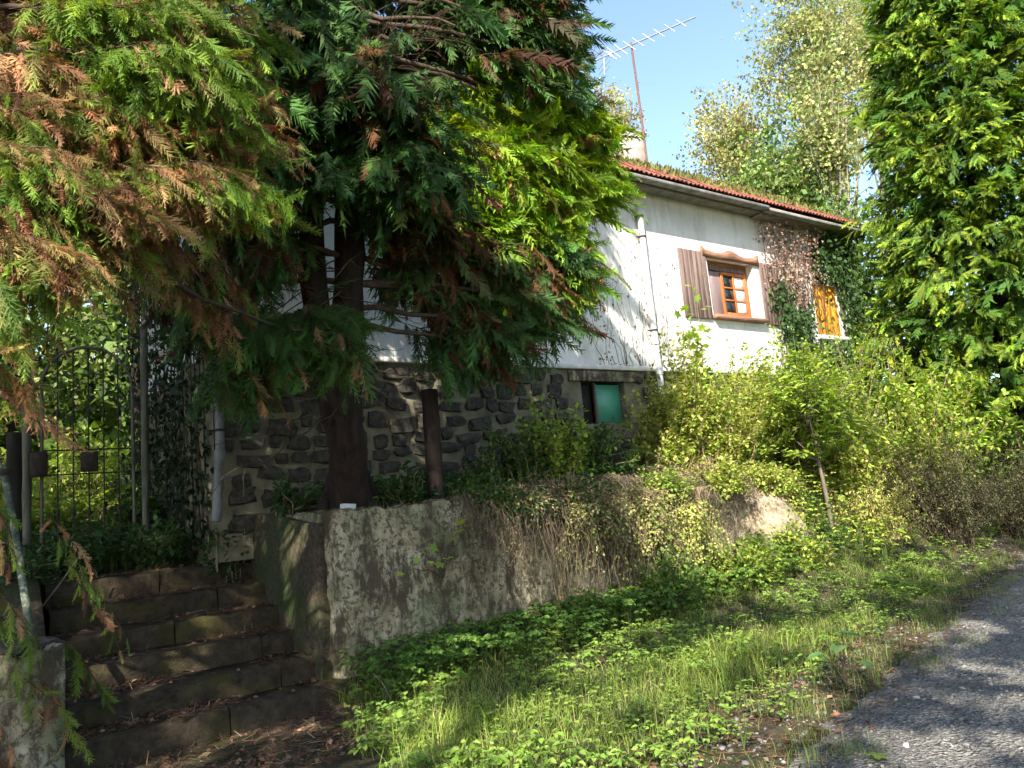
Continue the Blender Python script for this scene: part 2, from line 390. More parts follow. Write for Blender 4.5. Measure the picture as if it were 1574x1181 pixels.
g.obj('gable_wall', M_PLASTER, cot)
bw = facade('basement_wall', M_MORTAR, cot, HQ+.035, H0+.003, H1-.003, 1.1, FLOOR-.002, [BAS], .30)
lg = Geo(); cbox(lg, H0-.03, H1+.02, HQ-.045, HQ+.02, FLOOR-.075, FLOOR+.0, .012); fix_normals(lg.obj('wall_ledge', M_WHITE, cot))
# rough dark stones set in the pale mortar, each one a piece of its own
def stone_mesh(k, sub=2):
    bm = bmesh.new(); bmesh.ops.create_cube(bm, size=1)
    bmesh.ops.subdivide_edges(bm, edges=bm.edges[:], cuts=1, use_grid_fill=True)
    r = random.Random(k)
    for v in bm.verts:
        n = sum(abs(c) > .4 for c in v.co)
        v.co *= {1: 1.04, 2: .93, 3: .84}.get(n, 1)
        v.co += Vector((r.uniform(-1, 1), r.uniform(-1, 1), r.uniform(-1, 1)))*.11
    me = bpy.data.meshes.new('stone'); bm.to_mesh(me); bm.free(); return me
STM = [stone_mesh(k) for k in range(16)]
for me in STM: me.materials.append(M_BASALT)
ROT = Matrix(((D[0], NB[0], 0), (D[1], NB[1], 0), (0, 0, 1)))
def put(me, name, parent, t, q, z, s, rot=(0, 0, 0)):
    o = bpy.data.objects.new(name, me); COL.objects.link(o); o.parent = parent
    p = L(t, q, z)-np.array(ORG[parent.name]); o.location = Vector(p)
    o.rotation_euler = (ROT@Matrix.Rotation(rot[1], 3, 'Y')@Matrix.Rotation(rot[0], 3, 'X')@Matrix.Rotation(rot[2], 3, 'Z')).to_euler(); o.scale = s; return o
zr = 1.42; row = 0; far_st = Geo()
while zr < FLOOR-.2:
    hgt = random.uniform(.14, .24); t = H0+.05+random.uniform(0, .2)
    while t < H1-.3:
        wd = random.uniform(.15, .38)
        cx, cz = t+wd/2, zr+hgt/2
        if not (BAS[0]-.3 < cx < BAS[1]+.3 and BAS[2]-.25 < cz < BAS[3]+.3):
            o_s = put(random.choice(STM), 'stone', bw, cx, HQ+.045, cz+random.uniform(-.05, .05), (wd*random.uniform(.9, 1.1), random.uniform(.08, .16), hgt*random.uniform(.75, 1.12)), (0, random.uniform(-.16, .16), 0))
            if t > 6.4:                                    # those behind the shrubs are joined
                mw = np.array(o_s.matrix_basis); vv = np.array([v.co for v in o_s.data.vertices]); far_st.add(vv@mw[:3, :3].T+mw[:3, 3]+np.array(ORG[bw.name]), [list(p.vertices) for p in o_s.data.polygons]); bpy.data.objects.remove(o_s)
        t += wd+random.uniform(.035, .09)
    zr += hgt+random.uniform(.025, .05); row += 1
o = far_st.obj('far_stones', M_BASALT, bw); o['kind'] = 'stuff'
# roof: deck, tiles along the courses, fascia, soffit
ro = Geo()
def slab(q0, q1, off, thick):
    z0, z1 = roofz(q0)+off, roofz(q1)+off
    P = [(H0-.35, q0, z0), (H1+.3, q0, z0), (H1+.3, q1, z1), (H0-.35, q1, z1)]
    V = LA(np.array(P+[(a, b, c-thick) for a, b, c in P])); ro.add(V, [[0, 1, 2, 3], [7, 6, 5, 4], [0, 4, 5, 1], [1, 5, 6, 2], [2, 6, 7, 3], [3, 7, 4, 0]])
slab(1.58, RIDGE_Q, -.05, .06)
P = LA(np.array([(H0-.35, RIDGE_Q, roofz(RIDGE_Q)-.05), (H1+.3, RIDGE_Q, roofz(RIDGE_Q)-.05), (H1+.3, HB+.4, roofz(1.6)), (H0-.35, HB+.4, roofz(1.6))])); ro.add(P, [[0, 1, 2, 3]])
roof = ro.obj('roof', M_TILE, cot)
def tile_mesh(k):                                          # an interlocking clay tile: a roll and a pan, thick front edge
    r = random.Random(k); xs = np.linspace(-.5, .5, 9); prof = .035*np.cos(xs*2*math.pi*1.0)**2*np.sign(np.cos(xs*2*math.pi)+1.2)
    g = Geo(); V = []
    for y in (0, 1):
        for off in (.0, -.018):
            for x, p in zip(xs, prof): V.append((x*.225, y*.40, p+off+y*.012-.02+r.uniform(-.001, .001)))
    n = 9; F = []
    for i in range(n-1):
        F += [[i, i+1, 2*n+i+1, 2*n+i], [n+i+1, n+i, 3*n+i, 3*n+i+1], [i+1, i, n+i, n+i+1]]
    me = bpy.data.meshes.new('tile'); me.from_pydata([tuple(map(float, v)) for v in V], [], F); me.update(); me.materials.append(M_TILE); return me
TIL = [tile_mesh(k) for k in range(4)]
sl_ang = math.atan(ROOFS); cs, sn = math.cos(sl_ang), math.sin(sl_ang)
rest = Geo(); cnt = 0; nt_ = int((H1-H0+.65)/.22)
for rw in range(8):
    for i in range(nt_):
        t = H0-.33+.11+i*.22; q = 1.50+rw*.36*cs; z = roofz(q)+.045
        if q > RIDGE_Q-.1: continue
        lift = random.uniform(-.006, .01); yaw = random.uniform(-.03, .03)
        if t > 4.4 and cnt < 300:
            put(TIL[(i*7+rw) % 4], 'tile', roof, t+random.uniform(-.006, .006), q, z+lift, (1, 1, 1), (sl_ang+random.uniform(-.02, .02), 0, yaw)); cnt += 1
        else:
            me = TIL[(i*5+rw) % 4]; V = np.array([v.co for v in me.vertices]); V = np.stack([V[:, 0]+t, q+V[:, 1]*cs-V[:, 2]*sn, z+lift+V[:, 1]*sn+V[:, 2]*cs], -1)
            rest.add(LA(V), [list(p.vertices) for p in me.polygons])
o = rest.obj('tile_courses', M_TILE, roof); o['kind'] = 'stuff'
rt = Geo()
for i in range(36):
    t0 = H0-.35+i*.395
    a = np.linspace(0, math.pi, 7); P = []
    for tt_ in (t0, t0+.40):
        r_ = .13 if tt_ == t0 else .115
        for x in a: P.append((tt_, RIDGE_Q+math.cos(x)*r_, roofz(RIDGE_Q)-.06+math.sin(x)*r_))
    rt.add(LA(np.array(P)), [[k, k+1, 8+k, 7+k] for k in range(6)])
rt.obj('ridge_cap', M_TILE, roof)
for (a, b, dz) in ((H0-.36, 9.88, 0), (9.90, H1+.31, -.035)):
    box('fascia_board', M_FASCIA, roof, a, b, 1.500, 1.528, EAVE-.178+dz, EAVE-.118+dz, .005)
    box('soffit_board', M_FASCIA, roof, a, b, 1.535, 1.985, EAVE-.17+dz, EAVE-.145+dz, .004)
    box('soffit_batten', M_GREYWOOD, roof, a, b, 1.66, 1.70, EAVE-.205+dz, EAVE-.173+dz, .004)
# main window with its shutters, lintel board and sill
def shutter(t0, t1, z0, z1):
    sh_ = Geo(); n = 6; wd = (t1-t0)/n
    s0 = box('shutter', M_SHUT, cot, t0, t1, HQ-.036, HQ-.012, z0, z1, .004)
    for i in range(n): box('plank', M_SHUT, s0, t0+i*wd+.0015, t0+(i+1)*wd-.0015, HQ-.048, HQ-.0365, z0-.004, z1+.004, .0015)
    return s0
shutter(7.62, 8.34, 4.42, 5.68); shutter(9.94, 10.52, 4.42, 5.66); shutter(4.86, 5.52, 4.46, 5.66); shutter(2.98, 3.62, 4.46, 5.66)
def scallop(t0, t1, z):
    n = 40; P = []
    for i in range(n+1):
        u = i/n; x = t0+(t1-t0)*u
        top = z+.13+.022*math.cos((u-.5)*2*math.pi*2)+.05*math.exp(-((u-.5)/.12)**2)+(.05 if u < .05 or u > .95 else 0)
        P.append((x, z, top))
    V = []; F = []
    for x, a, b in P: V += [(x, HQ-.05, a), (x, HQ-.05, b), (x, HQ-.004, a), (x, HQ-.004, b)]
    for i in range(n):
        k = 4*i; F += [[k, k+4, k+5, k+1], [k+1, k+5, k+7, k+3], [k+2, k, k+4, k+6][::-1]]
    F += [[0, 1, 3, 2], [4*n, 4*n+2, 4*n+3, 4*n+1]]
    g = Geo(); g.add(LA(np.array(V)), F); return g.obj('lintel_board', M_SILL, cot)
scallop(8.25, 9.93, 5.60)
def window(a, b, c, d, rich=True):
    fq = HQ+.15
    wn = Geo()
    for r_ in ((a, a+.06, c, d), (b-.06, b, c, d), (a+.061, b-.061, c, c+.06), (a+.061, b-.061, d-.06, d)): cbox(wn, r_[0], r_[1], fq, fq+.07, r_[2], r_[3], .005)
    wo = fix_normals(wn.obj('window', M_OAK, cot)); m = (a+b)/2-.10
    box('blind', M_CURTAIN, wo, m+.06, b-.07, fq+.16, fq+.165, c+.07, d-.09, .001)
    box('inner_shutter', M_INNER, wo, a+.065, m-.07, fq+.0, fq+.03, c+.065, d-.2, .004)
    box('dark_backing', M_DARK, wo, a+.065, b-.065, fq+.20, fq+.22, c+.06, d-.062, .004)  # near-black sheet behind the whole window stands in for the unlit room
    box('head_rail', M_SHUT, wo, a+.065, b-.065, fq-.012, fq+.02, d-.18, d-.065, .004)
    sa = Geo(); x0, x1, z0, z1 = m-.06, b-.064, c+.064, d-.19
    for r_ in ((x0, x0+.075, z0, z1), (x1-.075, x1, z0, z1), (x0+.076, x1-.076, z0, z0+.07), (x0+.076, x1-.076, z1-.06, z1)): cbox(sa, r_[0], r_[1], fq-.02, fq+.03, r_[2], r_[3], .006)
    so_ = fix_normals(sa.obj('sash', M_OAK, wo) if False else sa.obj('sash', M_OAK, cot))
    xm = (x0+x1)/2; box('glazing_bar', M_OAK, so_, xm-.022, xm+.022, fq-.018, fq+.026, z0+.071, z1-.061, .004)
    for k in (1, 2):
        zz = z0+.07+(z1-z0-.13)*k/3
        for u0, u1 in ((x0+.076, xm-.023), (xm+.023, x1-.076)): box('glazing_bar', M_OAK, so_, u0, u1, fq-.014, fq+.022, zz-.015, zz+.015, .003)
    for k in range(3):
        for j, (u0, u1) in enumerate(((x0+.076, xm-.023), (xm+.023, x1-.076))):
            z_a = z0+.07+(z1-z0-.13)*k/3+.016; z_b = z0+.07+(z1-z0-.13)*(k+1)/3-.016
            box('pane', M_GLASS if j == 0 else M_CURTAIN, so_, u0, u1, fq+.002, fq+.006, z_a, z_b, .0005)
    box('window_sill', M_SILL, cot, a-.05, b+.13, HQ-.13, HQ+.148, c-.075, c-.002, .012)
window(*WIN); window(*WIN2)
box('boarded_opening', M_AMBER, cot, ORA[0]+.005, ORA[1]-.005, HQ+.06, HQ+.10, ORA[2]+.02, ORA[3]-.02, .006)
for i in range(4):
    a = ORA[0]+.01+i*.2225; box('amber_board', M_AMBER, cot, a, a+.214, HQ+.035, HQ+.057, ORA[2]+.01, ORA[3]-.01, .005)
box('opening_sill', M_WHITE, cot, ORA[0]-.1, ORA[1]+.15, HQ-.10, HQ+.03, ORA[2]-.1, ORA[2]-.01, .012)
bo = box('basement_window', M_GREENG, cot, BAS[0]+.36, BAS[1]-.02, HQ+.14, HQ+.15, BAS[2]+.02, BAS[3]-.03, .002)
box('dark_pane', M_DARK, bo, BAS[0]+.01, BAS[0]+.33, HQ+.20, HQ+.21, BAS[2]+.01, BAS[3]-.01, .002)
box('frame_post', M_GREYWOOD, bo, BAS[0]+.332, BAS[0]+.372, HQ+.10, HQ+.16, BAS[2]+.01, BAS[3]-.01, .004)
box('basement_lintel', M_WALL, cot, BAS[0]-.25, BAS[1]+.25, HQ-.012, HQ+.10, BAS[3]+.0, BAS[3]+.17, .01)
# downpipes
def downpipe(name, pts, r, brackets, collars, M_PIPE=M_PIPE):
    g = Geo(); g.tube(LA(np.array(pts)), r, 12); o = g.obj(name, M_PIPE, cot, smooth=True)
    for (t, q, z) in brackets:
        k = Geo(); k.tube(LA(np.array([(t, q, z-.015), (t, q, z+.015)])), r+.008, 12); cbox(k, t-.11, t-.0, q+.02, q+.035, z-.01, z+.01, .002); k.obj('bracket', M_IRON, o)
    for (t, q, z) in collars:
        k = Geo(); k.tube(LA(np.array([(t, q, z-.06), (t, q, z+.045), (t, q, z+.06)])), [r+.012, r+.012, r], 12); k.obj('collar', M_PIPE, o, smooth=True)
downpipe('downpipe', [(6.70, 1.92, 6.30), (6.70, 1.92, 5), (6.72, 1.92, 3.6), (6.72, 1.92, 2.9), (6.73, 1.92, 1.5)], .055, [(6.70, 1.92, 6.12), (6.70, 1.92, 5.75), (6.71, 1.92, 4.1)], [(6.72, 1.92, 3.40)])
downpipe('corner_downpipe', [(-.46, 1.90, 6.4), (-.46, 1.90, 4.4), (-.46, 1.90, 2.4), (-.48, 1.90, 2.15), (-.54, 1.86, 1.55)], .05, [(-.46, 1.9, 2.55), (-.46, 1.9, 3.9)], [(-.465, 1.9, 2.28)], M_CPIPE)
# chimney
ch = box('chimney', M_CHIM, cot, 8.42, 9.12, 3.75, 4.3, roofz(RIDGE_Q)-.5, 8.98, .02)
box('chimney_cap', M_CHIM, ch, 8.38, 9.16, 3.71, 4.34, 8.985, 9.03, .01)
g = Geo(); z0 = roofz(3.9)-.1
a = np.array([(8.02, 3.95, z0), (8.02, 3.95, z0+.30), (8.02, 3.95, z0+.31), (8.02, 3.95, z0+.37), (8.02, 3.95, z0+.38), (8.02, 3.95, z0+.5), (8.02, 3.95, z0+.52), (8.02, 3.95, z0+.60)])
g.tube(LA(a), [.12, .115, .15, .15, .11, .10, .14, .12], 14); g.obj('chimney_pot', M_POT, cot, smooth=True)
# television aerial on a mast by the chimney
an = thing('tv_aerial', L(9.02, 3.68, 8.2), 'long television aerial on a thin rusty mast beside the chimney', 'aerial')
g = Geo(); g.tube(LA(np.array([(9.02, 3.68, 8.0), (9.0, 3.68, 9.6), (8.96, 3.68, 11.05)])), .024, 8); g.obj('mast', M_MAST, an)
g = Geo(); B0, B1 = W(905, 106, 15.6), W(1060, 38, 16.6); mt = L(8.96, 3.68, 11.0)
bdir = norm(B1-B0); B0 = mt-bdir*1.15; B1 = mt+bdir*1.95
g.tube([B0, mt, B1], .018, 6); boom = g.obj('boom', M_STEEL, an)
side = norm(np.cross(bdir, [0, 0, 1])); upv = norm(np.cross(side, bdir)); eld = norm(upv*.86-side*.5)
for i, u in enumerate((-.62, -.5, -.3, -.05, .2, .5, .82, 1.15, 1.5)):
    p = mt+bdir*u; ln = .24-.02*i*.5
    g = Geo(); g.tube([p-eld*ln, p+eld*ln], .010, 5); g.obj('element', M_STEEL, an)
for s1 in (-1, 1):
    p = mt-bdir*.78; tip = p-bdir*.22+upv*.36*s1
    g = Geo(); g.tube([p, tip], .012, 5)
    for k in (.3, .6, .9):
        c = p+(tip-p)*k; g.tube([c-side*.28, c+side*.28], .006, 4)
    g.obj('reflector', M_STEEL, an)
p = mt-bdir*.62; g = Geo(); g.tube([p-eld*.02-upv*.05, p+upv*.05], .035, 6); g.obj('junction_box', M_WHITE, an)

# ------------------------------------------------------------------ retaining wall, steps, pillar
rw_ = thing('retaining_wall', L(3, 0, 0), 'weathered rendered retaining wall below the cottage, cornering at the steps', 'wall')
def rough_wall(name, t0, t1, q0, q1, z0, ztop, parent, m, amp=.012, step=.1):
    # outer shell of a wall: faces subdivided and slightly uneven
    g = Geo()
    per = []
    def line(a, b):
        n = max(2, int(max(abs(b[0]-a[0]), abs(b[1]-a[1]))/step)); return [(a[0]+(b[0]-a[0])*i/n, a[1]+(b[1]-a[1])*i/n) for i in range(n)]
    r = .03
    per = line((t0+r, q0), (t1-r, q0))+line((t1, q0+r), (t1, q1))+line((t1, q1), (t0, q1))+line((t0, q1), (t0, q0+r))
    per = np.array(per); n = len(per); zs = np.linspace(0, 1, 26); V = []
    ctr = np.array([(t0+t1)/2, (q0+q1)/2])
    for k in zs:
        for (a, b) in per:
            z = z0+(ztop(a, b)-z0)*k
            d = amp*vnoise(np.array(a*5+b*4), np.array(z*6), 3)+amp*.6*vnoise(np.array(a*13-b*11), np.array(z*17), 1)
            rr = .02*max(0, (k-.93)/.07)
            V.append((a+(d+rr*.5)*(1 if a < t0+.05 else 0), b+(d+rr)*(1 if b < q0+.05 else 0), z))
    i, j = np.meshgrid(np.arange(len(zs)-1), np.arange(n), indexing='ij'); j2 = (j+1) % n
    F = np.stack([i*n+j, i*n+j2, (i+1)*n+j2, (i+1)*n+j], -1).reshape(-1, 4)
    g.add(LA(np.array(V)), F)
    # top sheet
    m_ = int((t1-t0)/step)+2; k_ = max(3, int((q1-q0)/step)+1); T = []
    for i in range(m_):
        for j in range(k_):
            a = t0+.012+(t1-t0-.024)*i/(m_-1); b = q0+.012+(q1-q0-.024)*j/(k_-1); T.append((a, b, ztop(a, b)+.002))
    i, j = np.meshgrid(np.arange(m_-1), np.arange(k_-1), indexing='ij')
    g.add(LA(np.array(T)), np.stack([i*k_+j, (i+1)*k_+j, (i+1)*k_+j+1, i*k_+j+1], -1).reshape(-1, 4))
    return g.obj(name, m, parent)
wtop = lambda a, b: 1.53+.015*math.sin(a*1.7)+.03*math.sin(a*5.3+1)*.5+.012*math.sin(a*17)+.01*math.sin(a*41+b*13)-.10*max(0, (a-5.6))/1.1+(.0 if b < 2.05 else -.04*(b-2.05))
rough_wall('front_wall', 0, 4.40, 0, .30, -.25, wtop, rw_, M_WALL, .02, .06)
rough_wall('cheek_wall', .004, .28, .302, 2.06, -.25, lambda a, b: wtop(a, b)-.004, rw_, M_WALL, .02, .06)
rough_wall('landing_wall', -.10, .22, 2.064, 3.5, .6, lambda a, b: 1.45-.03*(b-2), rw_, M_WALL)
def bank():
    ts_, us_ = np.arange(4.15, 7.1, .05), np.linspace(0, 1, 34); T, U = np.meshgrid(ts_, us_, indexing='ij')
    k = sstep(T, 4.15, 4.6)*(1-sstep(T, 6.55, 7.1)); q0 = -.10-.34*k-.16*np.sin(T*2.1)-.08*np.sin(T*5.3); Q = q0+(.45-q0)*U**2.6
    Z = terrain(T, np.minimum(q0, -.02))-.15+(1.50+.10*np.sin(T*3.3)+.07*np.sin(T*7.7+1)-.35*sstep(T, 5.9, 7.1)-terrain(T, np.minimum(q0, -.02))+.15)*np.clip(U*1.25, 0, 1)**.8
    N = .09*vnoise(T*4, Z*5, 1)+.05*vnoise(T*11, Z*9, 6)+.03*vnoise(T*26, Z*22, 3); Q = Q+N*(1-U)*1.2; Z = Z+N*.4
    V = LA(np.stack([T, Q, Z], -1)).reshape(-1, 3); m, n = T.shape; i, j = np.meshgrid(np.arange(m-1), np.arange(n-1), indexing='ij'); g = Geo()
    g.add(V, np.stack([i*n+j, (i+1)*n+j, (i+1)*n+j+1, i*n+j+1], -1).reshape(-1, 4)); o = g.obj('earth_bank', simple('pale_crumbling_earth', (.14, .10, .06), (.46, .38, .27), 11, 1, 1.0, 9, None, 0, .05)); o['kind'] = 'structure'
bank()
st = thing('stone_steps', L(-1, 1, 0), 'six dark mossy stone steps strewn with brown needles', 'steps')
SZ = [.02, .22, .42, .63, .85, 1.07]; SQ = [-.14, .29, .80, 1.24, 1.66, 2.10]
STEPTOP = []
for k in range(6):
    q0 = SQ[k]; q1 = (SQ[k+1] if k < 5 else 3.6); z1 = SZ[k]; z0 = (SZ[k-1] if k else -.35)-.12
    lo = -2.12 if k else -2.35; hi = -.016 if k else .04
    se = bpy.data.objects.new('step', None); COL.objects.link(se); se.parent = st; ORG[se.name] = ORG[st.name]
    cuts = [lo]; 
    while cuts[-1] < hi-.9: cuts.append(cuts[-1]+random.uniform(1.0, 1.7))
    cuts.append(hi)
    for a, b in zip(cuts, cuts[1:]):
        g = Geo(); dz = random.uniform(-.012, .008); dq = random.uniform(-.015, .02)
        # block with a rough nose: gridded front and top
        n = 9; us = np.linspace(a+.006, b-.006, n); V = []
        prof = [(q0+dq+.01, z0), (q0+dq-.004, z0+(z1-z0)*.5), (q0+dq, z1-.03+dz), (q0+dq+.022, z1-.004+dz), (q0+dq+.14, z1+dz*.5), (q1+.06, z1+dz*.3), (q1+.06, z0)]
        for u in us:
            for (pq, pz) in prof: V.append((u, pq+random.gauss(0, .013)+.03*math.exp(-((u-a)/.03)**2)+.03*math.exp(-((b-u)/.03)**2), pz+random.gauss(0, .010)))
        m_ = len(prof); F = []
        for i in range(n-1):
            for j in range(m_-1): F.append([i*m_+j, (i+1)*m_+j, (i+1)*m_+j+1, i*m_+j+1])
        g.add(LA(np.array(V)), F)
        for e in (0, n-1):
            g.add(LA(np.array(V[e*m_:(e+1)*m_]+[np.mean(np.array(V[e*m_:(e+1)*m_]), 0)])), [[j, (j+1) % m_, m_] for j in range(m_)])
        fix_normals(g.obj('stone_block', M_STEP, se))
pi_ = thing('gate_pillar', L(-2.4, -.1, -.15), 'rough lichen covered stone pillar at the foot of the steps', 'pillar')
rough_wall('pillar_shaft', -2.62, -2.20, -.38, .10, -.4, lambda a, b: .74+.03*math.sin(a*31+b*17), pi_, M_WALL, .05, .05)
for i, (a, b, z) in enumerate(((-2.52, -.25, .76), (-2.33, -.12, .75))):
    put(STM[i+2], 'loose_stone', pi_, a, b, z, (.2, .2, .1), (.1, .1, .6)).data.materials
# bent handrail pipe on the left bank
hr = thing('handrail', L(-2.5, .6, .8), 'leaning flaking green handrail pipe left of the steps', 'handrail')
g = Geo(); pr = [L(-2.34, .05, .55), L(-2.39, .2, .95), L(-2.46, .5, 1.6), L(-2.53, .62, 2.08), L(-2.58, .65, 2.19), L(-2.75, .62, 2.22)]
g.tube(pr, [.030, .029, .028, .028, .028, .028], 10); g.obj('rail', M_RAIL, hr, smooth=True)
g = Geo(); g.tube([pr[3]-[0, 0, .02], pr[3]+[0, 0, .03]], .043, 10); g.obj('joint', M_IRON, hr)
# garden gate with its two posts behind the landing
GQ = 3.3
def post(t, q, z0, z1, r, m, label, lean=(0, 0), cat='post', name='gate_post', group=None):
    g = Geo(); n = 9; P = [(t+lean[0]*i/(n-1), q+lean[1]*i/(n-1), z0+(z1-z0)*i/(n-1)) for i in range(n)]
    g.tube(LA(np.array(P)), [r*(1+.06*math.sin(i*2.3)) for i in range(n)], 9)
    o = g.obj(name, m, origin=L(t, q, z0)); return tag(o, label, cat, group)
post(-.98, GQ, 1.0, 4.05, .042, M_POSTG, 'tall thin grey post on the right of the iron gate', (.02, 0))
post(-2.20, GQ, 1.0, 3.95, .055, M_POSTG, 'thick mossy grey post on the left of the iron gate', (0, .02))
post(-2.36, 2.35, .9, 2.62, .07, M_BLACKP, 'short black post beside the left gate post', (-.01, 0))
post(1.46, .55, 1.3, 2.80, .095, M_BARK, 'bare reddish wooden post stump standing above the retaining wall', (.02, .0), 'stump', 'wooden_stump')
ga = thing('garden_gate', L(-1.6, GQ, 1.3), 'arched wrought iron garden gate at the top of the steps', 'gate')
g = Geo(); x0, x1 = -2.05, -1.10; zs_, rr = 3.25, (x1-x0)/2
arc = [(x0, GQ, 1.25), (x0, GQ, 2.2), (x0, GQ, zs_)]+[((x0+x1)/2-rr*math.cos(a), GQ, zs_+rr*1.05*math.sin(a)) for a in np.linspace(.15, math.pi-.15, 16)]+[(x1, GQ, zs_), (x1, GQ, 2.2), (x1, GQ, 1.25)]
g.tube(LA(np.array(arc)), .020, 8); g.obj('frame', M_POSTG, ga)
for z in (1.35, 2.24, 2.52): 
    g = Geo(); g.tube(LA(np.array([(x0, GQ, z), (x1, GQ, z)])), .010, 6); g.obj('rail', M_IRON, ga)
for i in range(5):
    x = x0+(x1-x0)*(i+1)/6; top = zs_+.25+.16*math.sin(math.pi*(i+1)/6)
    g = Geo(); g.tube(LA(np.array([(x, GQ, 1.35), (x, GQ, 2.4), (x, GQ, top)])), .0085, 6); bb = g.obj('bar', M_IRON, ga)
    for zz in (1.8, 2.95): 
        g = Geo(); g.tube(LA(np.array([(x, GQ, zz-.06), (x, GQ, zz-.03), (x, GQ, zz+.03), (x, GQ, zz+.06)])), [.008, .022, .022, .008], 6); g.obj('collar', M_IRON, bb)
    a = np.linspace(0, 1.6*math.pi, 12)
    for sg in (-1, 1):
        g = Geo(); g.tube(LA(np.array([(x+sg*(.045+.035*math.cos(u)*(1-u/9)), GQ, 2.05+.06*math.sin(u)+.015*u) for u in a])), .005, 4); g.obj('scroll', M_IRON, bb)
    g = Geo(); g.tube(LA(np.array([(x, GQ, top), (x, GQ, top+.03), (x, GQ, top+.12)])), [.008, .02, .002], 6); g.obj('finial', M_IRON, bb)
box('lock_plate', M_IRON, ga, -1.66, -1.48, GQ-.035, GQ+.03, 2.26, 2.49, .008)
box('latch_box', M_IRON, ga, -2.17, -2.0, GQ-.12, GQ-.03, 2.22, 2.5, .01)
br = Geo(); cbox(br, -.07, .07, -.04, .04, -.03, .03, .008, .004, frame=False)
bo_ = fix_normals(br.obj('brick_fragment', M_WHITE, origin=(0, 0, 0))); bo_.location = Vector(L(.24, .14, 1.57)); bo_.rotation_euler = (.03, .1, .9)
tag(bo_, 'small white broken brick lying on top of the retaining wall', 'brick')

# ------------------------------------------------------------------ foliage library
def frames(d, up, sc):
    y = norm(d); x = norm(np.cross(y, up)); z = np.cross(x, y)
    M = np.stack([x, y, z], -1); sc = np.asarray(sc, float)
    return M*(sc[:, None, None] if sc.ndim == 1 else sc)
def rdir(n):
    return norm(rng.normal(size=(n, 3)))
UP = np.array([0, 0, 1.])
def pal(n, cols, jit=.18, wts=None):
    cols = np.array(cols, float); k = rng.choice(len(cols), n, p=wts)
    k2 = rng.choice(len(cols), n, p=wts); u = rng.random((n, 1))*.5
    c = cols[k]*(1-u)+cols[k2]*u
    return np.clip(c*np.exp(rng.normal(0, jit, (n, 1)))*(1+rng.normal(0, jit*.3, (n, 3))), .002, .9)
def diamond(p, d, w, nrm):                                 # one lance shaped quad
    s_ = np.cross(d, nrm); s_ = s_/(np.linalg.norm(s_)+1e-9)*w
    return [p, p+d*.45+s_, p+d, p+d*.45-s_]
def frond(npair, nsub, seed, wid=.30, lw=.022):            # feathery cypress spray of fine tapering spikes, length 1 along y
    r = random.Random(seed); V = []; bend = r.uniform(-.22, .22); dr = r.uniform(.2, .5)
    def pt(x, y, dz=0): return np.array([x+bend*y*y, y, -dr*y*y-.5*x*x+dz])
    def spike(a, b, w_):
        d = b-a; sd = np.array([d[1], -d[0], r.uniform(-.3, .3)*abs(d[1])]); sd = sd/(np.linalg.norm(sd)+1e-9)*w_; V.extend([a-sd, a+sd, b])
    spike(pt(0, 0), pt(0, .75), .014); spike(pt(0, .55), pt(0, 1.02), lw*.9)
    for i in range(npair):
        for sd in (-1, 1):
            y = .04+.90*(i+.3*(sd > 0)+r.uniform(-.25, .25))/npair
            ln = (wid*(1-y)**.65*(.5+.5*min(1, y*4))+.07)*r.uniform(.65, 1.25)
            an = math.radians(r.uniform(24, 50)); a = pt(0, y); b = pt(sd*math.sin(an)*ln, y+math.cos(an)*ln, r.uniform(-.06, .05)); spike(a, b, lw*r.uniform(.8, 1.3))
            for k in range(nsub):
                u = (k+.6)/(nsub+.4)*r.uniform(.8, 1.1); c = a+(b-a)*u; l2 = ln*.5*(1-u*.5); a2 = an*sd+r.choice((-1, 1))*r.uniform(.4, .8)
                spike(c, c+np.array([math.sin(a2)*l2, math.cos(a2)*l2, r.uniform(-.08, .03)]), lw*.8)
    V = np.array(V); return V, np.arange(len(V)).reshape(-1, 3)
FR_HI = [frond(13, 2, k, .30, .017) for k in range(7)]; FR_MID = [frond(12, 1, 20+k, .30, .022) for k in range(7)]; FR_LO = [frond(11, 0, 40+k, .30, .032) for k in range(6)]; FR_FINE = [frond(10, 0, 80+k, .28, .034) for k in range(6)]; FR_XLO = [frond(7, 0, 60+k, .36, .055) for k in range(4)]
def leaf6(w=.30, fold=.10, tipdrop=.12):
    V = np.array([(0, 0, 0), (-w, .32, fold), (-w*.75, .68, fold*.8-tipdrop*.4), (0, 1, -tipdrop), (w*.75, .68, fold*.8-tipdrop*.4), (w, .32, fold)]); return V, np.array([[0, 3, 2, 1], [0, 5, 4, 3]])
LEAF = leaf6(); LEAFN = leaf6(.17, .05, .2); LEAFW = leaf6(.42, .08, .1)
QUAD = (np.array([(0, 0, 0), (-.36, .5, .06), (0, 1, -.05), (.36, .5, .06)]), np.array([[0, 3, 2, 1]]))
def lobed():                                               # maple like leaf as a fan of quads
    A = [(-90, .10), (-35, .42), (-10, .60), (12, .42), (38, .92), (62, .55), (90, 1.0), (118, .55), (142, .92), (168, .42), (190, .60), (215, .42)]
    V = [(0, .35, 0)]+[(math.cos(math.radians(a))*r_*.62, .35+math.sin(math.radians(a))*r_*.65, -.10*r_) for a, r_ in A]
    return np.array(V), np.array([[0, i, i % 12+1] for i in range(1, 13)])
MAPLE = lobed()
QN = (QUAD[0]*np.array([.5, 1, 1]), QUAD[1])
BLADE = (np.array([(-.014, 0, 0), (.014, 0, 0), (.012, .12, .5), (-.012, .12, .5), (.002, .5, .88), (-.002, .5, .88)]), np.array([[0, 1, 2, 3], [3, 2, 4, 5]]))
